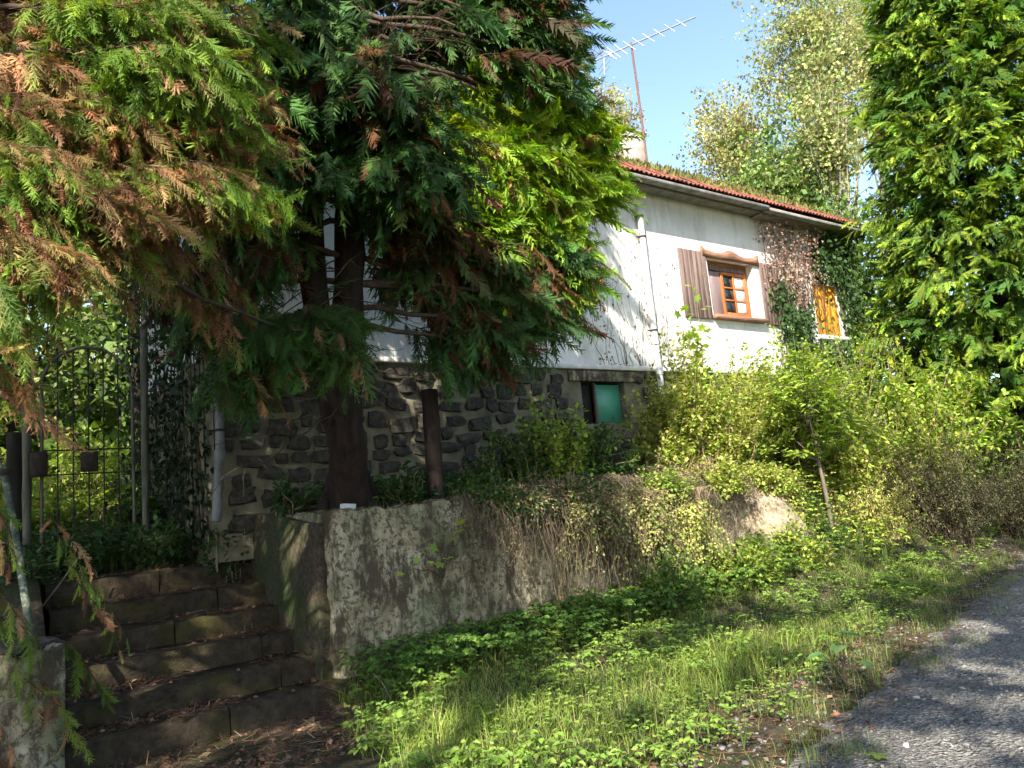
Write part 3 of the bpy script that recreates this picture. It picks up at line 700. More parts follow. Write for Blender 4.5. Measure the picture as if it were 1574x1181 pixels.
def curve(a, b, sag, n=6, wob=.0):
    u = np.linspace(0, 1, n)[:, None]; p = a+(b-a)*u+np.array([0, 0, 1])*(sag*4*u*(1-u))
    if wob: p[1:-1] += rng.normal(0, wob, (n-2, 3))
    return p

# light holes cut through the tree crowns so that sun reaches chosen spots
SU = norm(np.cross(TOSUN, UP)); SV = np.cross(SU, TOSUN)
GAPS = []; GTAG = []
TAG = ['far']
def gap(p, r, keep=.04): p = np.asarray(p, float); GAPS.append((p@SU, p@SV, r, keep, p@TOSUN)); GTAG.append(TAG[0])
def gap_line(a, b, r, n, keep=.04):
    for i in range(n): gap(np.asarray(a)+(np.asarray(b)-np.asarray(a))*i/(n-1), r, keep)
for z in (3.6, 4.6, 5.6, 6.6): gap_line(L(5.2, 2, z), L(13, 2, z), .75, 9, .13)
for z in (1.8, 3.5, 5.5, 7.5): gap_line(L(11.5, -1, z), L(17, -1.5, z), 1.3, 5, .12)
gap_line(L(3.9, .6, 2.2), L(9.5, .3, 2.4), .75, 7, .10); gap_line(L(4.6, 0, 1.1), L(7, 0, 1.2), .55, 4, .03); gap_line(L(7.5, -.6, 1), L(11, -.8, 1), .6, 4, .2)
TAG[0] = 'bough'; gap_line(W(740, 170, 8.4), W(930, 180, 8.8), .95, 6, .02); gap_line(W(740, 290, 8.3), W(920, 320, 8.7), .9, 6, .02); gap_line(W(800, 400, 8.3), W(900, 440, 8.6), .4, 3, .05); TAG[0] = 'far'
def gp(px, py, z=None):                                    # where a line of sight meets the ground
    d = ray(px, py)
    if z is not None: return EYE+d*((z-EYEZ)/d[2])
    for k in np.arange(2.5, 30, .04):
        p = EYE+d*k
        if p[2] < ground_at(p)+.12: return p
    return EYE+d*30
for px, py, r in ((630, 1085, .42), (745, 1100, .40), (690, 1165, .38), (900, 1005, .42), (980, 1050, .34), (820, 1130, .36), (1000, 1150, .3), (1330, 950, .5), (1395, 965, .42), (1240, 850, .6), (1130, 880, .55), (1440, 810, .7), (1530, 790, .7), (1340, 830, .5), (1480, 950, .35), (1180, 960, .42), (1075, 1000, .40), (1050, 1090, .34), (860, 1065, .3), (1150, 1060, .34), (1240, 1020, .3), (1050, 900, .4), (960, 960, .4)): gap(gp(px, py), r, .03)
gap_line(L(5, -1.5, .35), L(12, -2.0, .3), .5, 8, .1)
for i in range(230):
    p_ = gp(random.uniform(560, 1574), random.uniform(800, 1181)); l_ = toL(p_)
    if l_[1] > edge(l_[0])+.1 or random.random() < .12: gap(p_, random.uniform(.08, .26), 0)
TAG[0] = 'near'
for i in range(26): gap(L(random.uniform(0, 3.0), 0, random.uniform(.2, 1.5)), random.uniform(.08, .20), 0)
for i in range(12): gap(L(0, random.uniform(0, 2.1), random.uniform(.4, 1.5)), random.uniform(.10, .22), 0)
for i in range(26):
    q_ = random.uniform(-.9, 3); gap(L(random.uniform(-2.1, 0), q_, max(0, q_*.45)), random.uniform(.08, .20), 0)
TAG[0] = 'spray'
for px, py, dep, r in ((280, 60, 4.4, .55), (330, 130, 4.3, .5), (120, 170, 4.2, .35), (60, 280, 3.9, .55), (30, 230, 3.9, .45), (150, 310, 4, .5), (60, 400, 3.8, .5), (250, 210, 4.4, .45), (350, 250, 4.4, .4), (385, 320, 4.5, .35), (370, 590, 5.6, .25), (530, 540, 5.8, .25), (450, 520, 5.9, .3), (330, 340, 4.4, .25), (40, 470, 3.8, .4), (20, 590, 4, .3), (20, 860, 5, .2), (170, 910, 6, .16), (230, 40, 4.4, .5), (220, 300, 4.3, .4), (120, 380, 3.9, .4), (180, 100, 4.5, .4), (60, 60, 4.6, .3)): gap(W(px, py, dep), r, .02)
TAG[0] = 'near'
for px, py, dep, r in ((430, 830, 8.2, .20), (455, 880, 7.9, .16), (480, 830, 7.6, .14), (505, 900, 7.4, .14), (490, 980, 7.3, .12), (620, 830, 7.4, .17), (600, 900, 7.4, .14), (670, 900, 7.5, .18), (560, 800, 7.4, .16), (640, 940, 7.4, .12), (700, 790, 7.6, .18), (750, 850, 7.8, .14), (800, 900, 8, .14), (260, 880, 8.5, .16), (320, 965, 7.6, .16), (270, 1030, 7, .18), (210, 1035, 6.9, .14), (120, 980, 7, .12), (330, 1010, 7.2, .12), (445, 1110, 6, .10), (180, 900, 8, .1), (60, 1080, 5.6, .14), (300, 1110, 6.3, .1)): gap(W(px, py, dep), r, .0)
TAG[0] = 'far'
for z in (2, 3.2, 4.4): gap_line(L(-7, 8, z), L(-1.2, 9, z), 1.0, 6, .05); gap_line(L(-6, 14, z+1), L(0, 14, z+1), 1.2, 5, .1); gap_line(L(-5, 5.8, z), L(-.9, 6.2, z), .6, 5, .1)
GA = np.array(GAPS)
GT_ = np.array(GTAG)
def inview(P, m=25):
    v = P-EYE; f_ = np.maximum(v[:, 1]*cP+v[:, 2]*sP, .05); up_ = (-v[:, 1]*sP+v[:, 2]*cP)/f_; X = v[:, 0]/f_
    px, py = 787+(X*cR-up_*sR)*FPX, 590.5-(X*sR+up_*cR)*FPX
    return (px > -m) & (px < 1574+m) & (py > -m) & (py < 1181+m)
def holefilter(P, tags=('near',), f=0.0):                 # True where a spray does not stand in one of the light holes
    G = GA[np.isin(GT_, tags)]; u, v, w_ = (P@SU)[:, None], (P@SV)[:, None], (P@TOSUN)[:, None]
    return ~(((u-G[:, 0])**2+(v-G[:, 1])**2 < (G[:, 2]*np.where(G[:, 2] > .3, .8, 1)+f+.05*(G[:, 2] <= .3))**2) & (w_ > G[:, 4]+np.minimum(G[:, 2], .3)+.3)).any(1)
def sunfilter(P):
    u, v = P@SU, P@SV; u = u+.10*np.sin(v*9+P[:, 2]*3); v = v+.10*np.sin(u*8+1)
    keep = np.ones(len(P))
    for gu, gv, r, k, _w in GA: keep = np.where((u-gu)**2+(v-gv)**2 < r*r, np.minimum(keep, k), keep)
    return rng.random(len(P)) < keep

def leafy_tree(name, label, base, crown, rad, ncl, nl, lsz, palette, bk=None, group=None, trunk_r=.16, filt=False, tmpl=QUAD, spread=.35, limbs=14, cat='tree'):
    base = np.asarray(base, float); crown = np.asarray(crown, float); rad = np.asarray(rad, float)
    t = thing(name, base, label, cat, group); bk = bk or M_BARK
    g = Geo(); top = crown+np.array([0, 0, rad[2]*.75]); tr = curve(base-[0, 0, .2], top, 0, 10, .06); tr[0] = base-[0, 0, .2]
    g.tube(tr, np.linspace(trunk_r, trunk_r*.15, 10), 9); 
    ends = []
    for i in range(limbs):
        u = rng.uniform(.35, .95); k = u*9; a = tr[int(k)]+(tr[min(9, int(k)+1)]-tr[int(k)])*(k-int(k))
        d = rdir(1)[0]; d[2] = abs(d[2])*.6; e = crown+d*rad*rng.uniform(.6, .95)
        c = curve(a, e, -.05*np.linalg.norm(e-a), 6, .05); g.tube(c, np.linspace(trunk_r*.38*(1.1-u), .012, 6), 5); ends.append(c)
        for j in range(3):
            s_ = c[rng.integers(2, 5)]; e2 = s_+rdir(1)[0]*rad*.35; c2 = curve(s_, e2, 0, 4, .03); g.tube(c2, np.linspace(.02, .006, 4), 4); ends.append(c2)
    g.obj('trunk', bk, t, smooth=True)
    en = np.concatenate(ends); cc = rdir(ncl)*rad*(rng.random((ncl, 1))**.45)*(1+.18*np.sin(np.arange(ncl)*1.7))[:, None]+crown
    if limbs > 20: h_ = ncl//2; cc[:h_] = en[rng.integers(0, len(en), h_)]+rng.normal(0, .12, (h_, 3))
    pts = np.repeat(cc, nl, 0)+rng.normal(0, spread, (ncl*nl, 3))*np.array([1, 1, .65])
    tone = np.repeat(np.exp(rng.normal(0, .3, (ncl, 1))), nl, 0)
    if filt: k = sunfilter(pts); pts = pts[k]; tone = tone[k]
    n = len(pts); d = rdir(n); d[:, 2] -= .5; up = norm(rdir(n)+UP*.9)
    gl = Geo(); gl.inst(tmpl, pts, frames(d, up, lsz*rng.uniform(.6, 1.3, n)), pal(n, palette)*tone)
    gl.obj('crown', M_LEAF, t); return t
M_STRAW = simple('straw_stem', (.16, .11, .065), (.36, .27, .16), 20, .9, 0)
def bush(name, label, base, crown, rad, nstem, nper, lsz, palette, tmpl=LEAF, group=None, mat_=None, stem_r=.008, up=.8, stem_mat=None, cat='shrub', droop=.2, along=.3, wts=None, stemcol=None, spread=.03):
    base = np.asarray(base, float); crown = np.asarray(crown, float); rad = np.asarray(rad, float)
    t = thing(name, base, label, cat, group); g = Geo(); gl = Geo(); PP = []; DD = []
    for i in range(nstem):
        b = base+np.array([rng.normal(0, rad[0]*.22), rng.normal(0, rad[1]*.22), -.05])
        e = crown+rdir(1)[0]*rad*rng.random()**.33
        c = curve(b, e, .12*np.linalg.norm(e-b)*rng.uniform(.2, 1), 7, .02); g.tube(c, np.linspace(stem_r, stem_r*.35, 7), 4, cap=False)
        u = rng.uniform(along, 1.02, nper); k = np.clip(u*6, 0, 5.999); i0 = k.astype(int); f_ = (k-i0)[:, None]
        p = c[i0]*(1-f_)+c[i0+1]*f_; td = norm(c[i0+1]-c[i0]); sd = rdir(nper)
        PP.append(p+sd*spread); DD.append(norm(td*.5+sd+np.array([0, 0, -droop])))
    g.obj('stems', stem_mat or M_STRAW, t)
    P = np.concatenate(PP); d = np.concatenate(DD); n = len(P)
    gl.inst(tmpl, P, frames(d, norm(rdir(n)*(1-up)+UP*up+1e-3), lsz*rng.uniform(.6, 1.25, n)), pal(n, palette, wts=wts))
    gl.obj('foliage', mat_ or M_LEAF, t); return t

# palettes; the cypress greens and browns come in sunlit and shaded versions
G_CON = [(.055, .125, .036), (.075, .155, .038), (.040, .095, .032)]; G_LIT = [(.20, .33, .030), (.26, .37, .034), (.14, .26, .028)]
BROWN = [(.31, .155, .075), (.42, .245, .125), (.21, .105, .05)]; DKBROWN = [(.10, .045, .022), (.14, .06, .03), (.07, .035, .02)]

# ------------------------------------------------------------------ cypress trees
def at_z(trunk, z):
    i = np.argmin(abs(trunk[:, 2]-z)); return trunk[i]
def add_fronds(geo, P, Dv, up, size, cols, tmps, tips=None, holes=True):
    ok = holefilter(P+norm(Dv)*(np.asarray(size)*.5)[:, None], holes if isinstance(holes, tuple) else ('near',)) | (np.zeros(len(P), bool) if holes == ('near', 'force') else inview(P) if holes != ('near', 'bough') else np.zeros(len(P), bool)) if holes else np.ones(len(P), bool); P, Dv, up, size, cols = P[ok], Dv[ok], up[ok], size[ok], cols[ok]; tips = None if tips is None else tips[ok]
    k = rng.integers(0, len(tmps), len(P)); M = frames(Dv, up, size)
    for i, T in enumerate(tmps):
        m = k == i; geo.inst(T, P[m], M[m], cols[m]*.8, np.clip((tips if tips is not None else cols)[m]*1.2, 0, .9))
def mass(gw, gf, trunk, px, py, dep, rx, ry, rz, nsub, nf, size, dead, palg, out, tmps, droop=.35, fall=.1, browns=BROWN, start=.45, vert=.35, limb=True, tw=1.0, tags=('near',)):
    c = W(px, py, dep); sx = dep/FPX; right = np.array([cR, sR*sP, -sR*cP]); upc = np.array([sR, -cR*sP, cR*cP]); fw = np.array([0, cP, sP])
    a = at_z(trunk, c[2]+.15*np.linalg.norm(c[:2]-trunk[0][:2])); out = norm(np.asarray(out, float))
    lm = curve(a, c, .06*np.linalg.norm(c-a), 7, .02)
    if limb: gw.tube(lm, np.linspace(.034, .010, 7)*tw, 6, cap=False)
    for i in range(nsub):
        v = rdir(1)[0]*rng.random()**.4; e = c+right*v[0]*rx*sx+upc*v[1]*ry*sx+fw*v[2]*rz
        s_ = lm[int(rng.uniform(start, 1)*6)]+rng.normal(0, .08, 3)
        ln = np.linalg.norm(e-s_); mx = rng.uniform(.5, 1.1)
        if ln > mx: s_ = e-(e-s_)/ln*mx
        dr = norm((e-s_)*.8/max(ln, .2)+out*.9+np.array([0, 0, -fall])); s_ = e-dr*min(ln+.2, mx)
        b = curve(s_, e, .05, 5, .008); b[-1][2] -= .03
        if tags and not inview(b[-1:])[0] and holefilter(b[2:], tags).mean() < .4: continue
        gw.tube(b, np.linspace(.0055, .002, 5)*tw, 3, cap=False)
        u = np.linspace(.12, 1, nf); k = np.clip(u*4, 0, 3.999); i0 = k.astype(int); f_ = (k-i0)[:, None]
        p = b[i0]*(1-f_)+b[i0+1]*f_; pn = norm(UP+rng.normal(0, vert, 3)); sd = norm(np.cross(dr, pn))
        sg = np.where(np.arange(nf) % 2, 1, -1)[:, None]*(1-u[:, None]*.85)
        Dv = norm(dr*(.55+.5*u[:, None])+sd*sg*.9+np.array([0, 0, -droop])+rng.normal(0, .28, (nf, 3)))
        up = norm(pn+rng.normal(0, .45, (nf, 3)))
        isd = rng.random() < dead
        pd = np.where(rng.random(nf) < (.9 if isd else .06), 1, 0)
        tone = math.exp(rng.normal(0, .2))
        gr = pal(nf, palg)*tone; bn = pal(nf, browns)*tone; f1 = np.clip(pd+(.5*rng.random(nf) if isd or dead > .3 else .15*rng.random(nf)), 0, 1)[:, None]; f2 = np.where(pd == 1, rng.choice([1, 1, .6, .2], nf), 0)[:, None]
        cols = bn*f1+gr*(1-f1); tips = bn*f2+gr*(1-f2)
        add_fronds(gf, p, Dv, up, size*(1.15-.35*u)*np.exp(rng.normal(-.05, .28, nf)), cols, tmps, tips, tags)
def trunkline(pts, n=30):
    pts = np.asarray(pts, float); u = np.linspace(0, len(pts)-1, n); i = np.clip(u.astype(int), 0, len(pts)-2); f_ = (u-i)[:, None]
    f_ = f_*f_*(3-2*f_)*.4+f_*.6
    return pts[i]*(1-f_)+pts[i+1]*f_+rng.normal(0, .012, (n, 3))
def upper_crown(geo, gw, base, z0, z1, r0, n, palg, dead):
    for i in range(n):
        u = rng.random(); z = z0+(z1-z0)*u; a = rng.uniform(0, 6.283); o_ = np.array([math.cos(a), math.sin(a), 0]); r_ = r0*(1-u)**.8*rng.uniform(.55, 1.05)+.15
        e = np.array([base[0], base[1], z])+o_*r_
        if not holefilter(e[None], ('near', 'spray', 'bough'), .3)[0]: continue  # boughs in the light holes are left out to let sun through
        dr = norm(o_+np.array([0, 0, -.05])+rng.normal(0, .2, 3)); b = curve(e-dr*rng.uniform(.6, 1.0), e, .05, 4); gw.tube(b, np.linspace(.012, .004, 4), 3, cap=False)
        nf = 9; v = np.linspace(.1, 1, nf); p = b[0]+(b[-1]-b[0])*v[:, None]; sd = norm(np.cross(dr, UP)); sg = np.where(np.arange(nf) % 2, 1, -1)[:, None]*(1-v[:, None]*.8)
        cols = pal(nf, BROWN if rng.random() < dead else palg); add_fronds(geo, p, norm(dr*.7+sd*sg*.8+np.array([0, 0, -.35])+rng.normal(0, .15, (nf, 3))), norm(UP+rng.normal(0, .35, (nf, 3))), .5*(1.1-.35*v), cols, FR_XLO)
# the twin-stemmed cypress on the terrace
B = L(.55, .80, 1.45)
cy = thing('twin_stemmed_cypress', B, 'large twin-stemmed cypress on the terrace, its right side coloured a sunlit bright green', 'tree')
TD = 7.75
T1 = trunkline([B, W(532, 680, TD), W(530, 610, TD), W(537, 480, TD), W(536, 330, TD), W(530, 180, TD), W(535, 0, TD+.1), W(540, -200, TD+.2), W(545, -420, TD+.2)])
T2 = trunkline([W(524, 660, TD), W(505, 600, TD-.05), W(487, 480, TD-.1), W(479, 350, TD-.1), W(476, 200, TD-.1), W(470, 0, TD), W(465, -260, TD)])
def trunk_obj(par, lines, name='trunk', m=M_BARK):
    for P, r in lines:
        g = Geo(); g.tube(P, r, 14); o = g.obj(name, m, par)
        co = np.zeros(len(o.data.vertices)*3, np.float32); o.data.vertices.foreach_get('co', co); co = co.reshape(-1, 3)
        co[:, :2] += .012*np.stack([np.sin(co[:, 2]*7+co[:, 0]*30), np.cos(co[:, 2]*6+co[:, 1]*33)], -1)
        o.data.vertices.foreach_set('co', co.ravel()); o.data.update()
r1 = np.interp(np.arange(30), [0, 2, 5, 8, 15, 29], [.27, .195, .175, .155, .145, .05]); r2 = np.interp(np.arange(30), [0, 4, 8, 20, 29], [.14, .135, .13, .11, .05])
trunk_obj(cy, [(T1, r1), (T2, r2)])
for i in range(7):                                        # root flares
    a = i/7*2*math.pi+.3; g = Geo(); p = B+np.array([math.cos(a)*.17, math.sin(a)*.17, .5]); e = B+np.array([math.cos(a)*.42, math.sin(a)*.42, -.1])
    g.tube(curve(p, e, -.08, 5), np.linspace(.05, .09, 5), 7); g.obj('root', M_BARK, cy)
gw, gf = Geo(), Geo(); R_ = np.array([1, .1, 0]); Lf = np.array([-1, -.25, 0]); Cm = np.array([0, -1, 0])
mm = lambda *a, **k: mass(gw, gf, T1, *a, **k)
# right side, its sunlight put into a lighter palette
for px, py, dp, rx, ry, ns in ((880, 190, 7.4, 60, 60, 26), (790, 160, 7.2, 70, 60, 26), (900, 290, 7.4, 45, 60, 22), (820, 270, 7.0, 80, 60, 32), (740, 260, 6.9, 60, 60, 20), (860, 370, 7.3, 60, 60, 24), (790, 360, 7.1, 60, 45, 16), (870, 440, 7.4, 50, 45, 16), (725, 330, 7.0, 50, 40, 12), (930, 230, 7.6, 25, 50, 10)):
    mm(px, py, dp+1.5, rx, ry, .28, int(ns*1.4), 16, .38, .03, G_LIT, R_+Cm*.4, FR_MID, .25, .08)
# crown above and in the middle, its shade put into a darker palette
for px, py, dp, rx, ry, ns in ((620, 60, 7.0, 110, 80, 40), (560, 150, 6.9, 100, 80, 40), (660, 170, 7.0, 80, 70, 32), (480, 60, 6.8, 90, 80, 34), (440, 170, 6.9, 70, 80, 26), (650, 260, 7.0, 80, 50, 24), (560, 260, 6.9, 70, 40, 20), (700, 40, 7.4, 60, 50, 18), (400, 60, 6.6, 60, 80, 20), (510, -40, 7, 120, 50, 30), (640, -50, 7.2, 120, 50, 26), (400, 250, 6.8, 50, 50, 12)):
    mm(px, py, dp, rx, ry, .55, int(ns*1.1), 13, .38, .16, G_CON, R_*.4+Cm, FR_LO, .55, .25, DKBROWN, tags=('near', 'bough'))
for px, py, dp, rx, ry, ns in ((450, 60, 8.5, 90, 80, 22), (560, 80, 8.7, 90, 80, 22), (650, 120, 8.9, 80, 80, 20), (500, 180, 8.6, 90, 60, 18), (600, 220, 8.9, 80, 50, 16), (540, -20, 8.6, 130, 50, 20), (680, 30, 9, 60, 60, 14), (400, 150, 8.3, 50, 80, 14)):
    mm(px, py, dp, rx, ry, .5, ns, 12, .42, .16, G_CON, R_*.3+Cm, FR_XLO, .55, .25, DKBROWN, tags=False)
# high boughs against the sky on the right
for px, py, dp, rx, ry, ns in ((850, 30, 8.4, 55, 45, 26), (790, 60, 8.5, 60, 50, 24), (740, 20, 8.5, 50, 50, 18), (880, 70, 8.5, 25, 35, 12), (830, -40, 8.5, 70, 40, 16), (860, 110, 8.4, 35, 25, 8)):
    mm(px, py, dp, rx, ry, .5, ns, 16, .36, .12, G_CON+[(.05, .11, .02)], R_+Cm*.2, FR_LO, .4, .1, DKBROWN)
# low thin boughs in front of the plaster: dead brown inside, green at the ends
for px, py, dp, rx, ry, ns, de in ((640, 300, 7.0, 70, 40, 14, .85), (700, 380, 7.2, 80, 45, 22, .75), (800, 420, 7.4, 70, 45, 20, .6), (640, 370, 7.1, 60, 40, 8, .8), (850, 480, 7.5, 55, 35, 18, .25), (760, 480, 7.4, 70, 35, 18, .45), (690, 450, 7.3, 70, 40, 10, .7), (790, 535, 7.5, 70, 35, 20, .12), (880, 400, 7.6, 30, 40, 10, .1), (740, 540, 7.4, 40, 30, 8, .3)):
    mm(px, py, dp+1.1, rx, ry, .5, int(ns*1.15), 13, .34, de, G_CON, R_*.8+Cm*.3, FR_MID, .55, .2, DKBROWN+BROWN[2:])
# hanging bough over the steps
for px, py, dp, rx, ry, ns in ((480, 510, 6.0, 70, 30, 16), (430, 530, 5.9, 50, 35, 12), (520, 540, 6.0, 40, 35, 9), (370, 580, 5.8, 22, 30, 7), (540, 500, 6.2, 25, 15, 5), (390, 510, 5.9, 40, 25, 8)):
    mm(px, py, dp, rx, ry, .3, int(ns*1.3), 16, .30, .08, [(.05, .11, .02), (.04, .09, .02)], R_*.5+Cm*.5, FR_HI, .6, .4, start=.7, limb=False)
for px, py, dp, rx, ry, ns in ((405, 320, 7.0, 40, 45, 12), (425, 390, 7.2, 25, 40, 7), (610, 330, 7.9, 30, 35, 7), (635, 430, 8.1, 35, 45, 7)):
    mm(px, py, dp, rx, ry, .4, ns, 14, .34, .35, G_CON, Cm+[0, 0, -.3], FR_MID, .7, .4, DKBROWN)
for px, py, dp, rx, ry, ns, de in ((300, 430, 7.2, 55, 45, 16, .45), (255, 470, 7.3, 40, 45, 12, .4), (345, 385, 7.1, 50, 40, 14, .4), (385, 420, 7.1, 30, 35, 8, .35), (300, 510, 7.4, 40, 25, 9, .3), (355, 460, 7.3, 30, 25, 6, .4)):
    mm(px, py, dp, rx, ry, .4, ns, 13, .33, de, G_CON, Lf*.6+Cm*.4+[0, 0, -.4], FR_MID, .7, .4, DKBROWN, limb=ns > 11, tags=('near', 'force'))
upper_crown(gf, gw, T1[-1], 8.2, 13.5, 1.8, 240, G_CON, .1)
# bare dead twigs low on the stems
for i in range(34):
    P0 = (T1 if i % 2 else T2)[rng.integers(6, 15)]; d = rdir(1)[0]; d[2] = d[2]*.3-.15; d[1] -= .2; c = curve(P0, P0+norm(d)*rng.uniform(.5, 1.6), -.1, 7, .03); gw.tube(c, np.linspace(.010, .002, 7), 4, cap=False)
    for j in range(5):
        s_ = c[rng.integers(2, 7)]; gw.tube(curve(s_, s_+norm(d*.6+rdir(1)[0]*.7+[0, 0, -.4])*rng.uniform(.15, .5), -.03, 4, .01), [.004, .003, .002, .001], 3, cap=False)
gw.obj('branches', M_TWIG, cy)['kind'] = 'stuff'; gf.obj('crown', M_NEEDLE, cy)
# the second cypress, left of the steps, with many browned sprays
B2 = np.array([-4.7, 4.3, 0.]); B2[2] = ground_at(B2)-.1
c2 = thing('browning_cypress', B2, 'cypress on the left with many sprays gone orange brown, boughs over the steps', 'tree')
TL = trunkline([B2, B2+[0, .05, 2], B2+[.05, .1, 4.5], B2+[.02, .1, 7], B2+[0, .1, 9.5]]); trunk_obj(c2, [(TL, np.interp(np.arange(30), [0, 3, 29], [.27, .2, .04]))])
gw, gf = Geo(), Geo()
ml = lambda *a, **k: mass(gw, gf, TL, *a, **k)
GL2 = [(.14, .24, .032), (.19, .285, .036), (.09, .17, .028)]
for px, py, dp, rx, ry, ns, de in ((250, 40, 4.5, 90, 45, 22, .15), (320, 110, 4.4, 60, 50, 18, .15), (180, 60, 4.6, 60, 50, 12, .5), (100, 110, 4.6, 70, 60, 14, .7), (70, 190, 4.2, 70, 40, 12, .35), (250, 200, 4.5, 80, 50, 22, .75), (330, 190, 4.6, 60, 50, 14, .5), (310, 290, 4.5, 80, 45, 20, .85), (400, 300, 4.6, 45, 40, 12, .15), (90, 270, 3.9, 90, 35, 18, .75), (180, 300, 4.0, 70, 35, 14, .8), (30, 250, 3.8, 50, 40, 10, .3), (40, 350, 3.8, 70, 45, 16, .35), (90, 390, 3.8, 60, 35, 14, .85), (40, 430, 3.7, 60, 25, 10, .3), (170, 370, 4.2, 60, 40, 10, .4), (330, 20, 4.8, 60, 40, 12, .3), (40, 30, 4.8, 60, 50, 12, .6), (150, 140, 4.8, 60, 40, 9, .6), (230, 370, 4.8, 70, 30, 10, .8), (30, 310, 3.9, 50, 25, 8, .4), (20, 500, 4.0, 30, 40, 6, .5), (15, 590, 4.2, 25, 30, 4, .9), (400, 200, 5.0, 60, 60, 14, .35), (400, 80, 5.2, 70, 60, 14, .3), (130, -40, 4.8, 140, 40, 16, .4), (300, -50, 4.8, 120, 40, 14, .3)):
    ml(px, py, dp, rx, ry, .30, int(ns*1.4), 14, .25, de, GL2, -Lf*.9+Cm*.35, FR_HI, .5, .15, start=.55, limb=rng.random() < .6)
# the long dead bough that reaches across towards the stems
bb = [W(200, 395, 4.6), W(250, 425, 5.0), W(310, 460, 5.4), W(370, 480, 5.7), W(430, 505, 5.9), W(500, 515, 6.0)]
gw.tube(bb, np.linspace(.022, .008, 6), 6)
for px, py, dp in ((310, 470, 5.4), (350, 490, 5.6), (385, 480, 5.8), (290, 450, 5.3), (330, 500, 5.5)):
    ml(px, py, dp, 22, 14, .12, 3, 9, .22, .95, GL2, [.3, -.2, -1], FR_HI, .9, .5, start=.9, limb=False)
for px, py, dp in ((20, 850, 5.0), (55, 980, 5.2), (150, 905, 6.6), (180, 985, 6.4), (110, 1130, 5.4), (20, 1165, 4.6), (150, 1050, 6.0), (45, 1000, 5.2)):
    ml(px, py, dp, 18, 16, .12, 2, 8, .20, .6 if px != 150 else .2, GL2, [.5, -.2, -.8], FR_HI, .8, .4, start=.9, limb=False)
for px, py, dp, rx, ry, ns, de in ((60, 40, 6.2, 80, 60, 14, .5), (180, 90, 6.3, 90, 70, 16, .5), (290, 60, 6.4, 80, 60, 14, .3), (100, 170, 6.2, 80, 60, 12, .7), (240, 230, 6.4, 90, 60, 16, .7), (340, 200, 6.5, 70, 60, 12, .5), (150, 330, 6.2, 80, 40, 8, .6), (330, 310, 6.5, 70, 40, 12, .6)):
    ml(px, py, dp, rx, ry, .4, ns, 11, .34, de, G_CON, -Lf*.6+Cm*.6, FR_XLO, .6, .3, DKBROWN, start=.6, limb=False, tags=False)  # deep sprays behind, the shade put into their darker colours
upper_crown(gf, gw, TL[-1], 5.6, 11.5, 2.2, 300, GL2, .3)
for i in range(26):                                       # dark bare boughs
    P0 = TL[rng.integers(10, 22)]; e = W(rng.uniform(40, 420), rng.uniform(20, 440), rng.uniform(4.4, 5.6)); gw.tube(curve(P0, e, -.12, 8, .03), np.linspace(.014, .003, 8), 5, cap=False)
gw.obj('branches', M_TWIG, c2)['kind'] = 'stuff'; gf.obj('crown', M_NEEDLE, c2)
# tall dense cypress at the right end of the cottage
B3 = L(14.3, -.45, 0); B3[2] = ground_at(B3)-.1
c3 = thing('tall_cypress', B3, 'tall dense sunlit cypress at the right end of the cottage', 'tree')
T3 = trunkline([B3, B3+[0, 0, 5], B3+[0, 0, 10], B3+[0, 0, 14.5]]); trunk_obj(c3, [(T3, np.interp(np.arange(30), [0, 29], [.24, .03]))])
gw, gf = Geo(), Geo()
N3 = 1650; zz = 1.7+rng.random(N3)*9.8; th = rng.uniform(0, 2*math.pi, N3)
lump = 1+.13*np.sin(zz*2.6+3*np.sin(th*2))+.10*np.sin(zz*5.1+th*5)+.06*np.sin(th*9+zz)
rad3 = 2.55*np.clip((15-zz)/12.5, 0, 1)**.55*np.clip(.55+zz/5, 0, 1)*lump
face = np.array([math.cos(a) for a in th])                # whole column, all round
for i in range(N3):
    o_ = np.array([math.cos(th[i]), math.sin(th[i]), 0]); e = np.array([B3[0], B3[1], B3[2]+zz[i]])+o_*rad3[i]*(rng.uniform(.86, 1.05) if i % 4 else rng.uniform(.45, .85))
    if o_@np.array([-.7, -.7, 0]) < -.1 and rng.random() < .88: continue
    dr = norm(o_+np.array([0, 0, rng.uniform(-.45, .25)])+rng.normal(0, .22, 3)); s_ = e-dr*rng.uniform(.55, 1.0)
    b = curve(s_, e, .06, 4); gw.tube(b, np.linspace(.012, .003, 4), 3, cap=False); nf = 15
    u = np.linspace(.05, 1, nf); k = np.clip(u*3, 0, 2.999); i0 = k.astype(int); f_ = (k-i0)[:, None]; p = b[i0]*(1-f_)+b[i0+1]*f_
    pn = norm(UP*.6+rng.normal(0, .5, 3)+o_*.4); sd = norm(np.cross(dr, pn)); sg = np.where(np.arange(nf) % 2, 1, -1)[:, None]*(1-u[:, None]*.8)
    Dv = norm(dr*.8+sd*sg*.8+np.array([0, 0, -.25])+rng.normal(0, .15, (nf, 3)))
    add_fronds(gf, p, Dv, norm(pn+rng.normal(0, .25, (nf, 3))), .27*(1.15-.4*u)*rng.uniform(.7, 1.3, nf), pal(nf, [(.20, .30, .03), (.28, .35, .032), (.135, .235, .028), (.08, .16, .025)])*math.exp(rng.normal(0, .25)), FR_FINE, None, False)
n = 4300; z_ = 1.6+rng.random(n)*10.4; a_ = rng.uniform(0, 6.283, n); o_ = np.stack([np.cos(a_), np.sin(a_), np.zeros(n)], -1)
P = np.array([B3[0], B3[1], B3[2]])+o_*(2.5*np.clip((15-z_)/12.5, 0, 1)**.55*np.clip(.55+z_/5, 0, 1)*rng.uniform(.25, .88, n))[:, None]; P[:, 2] += z_
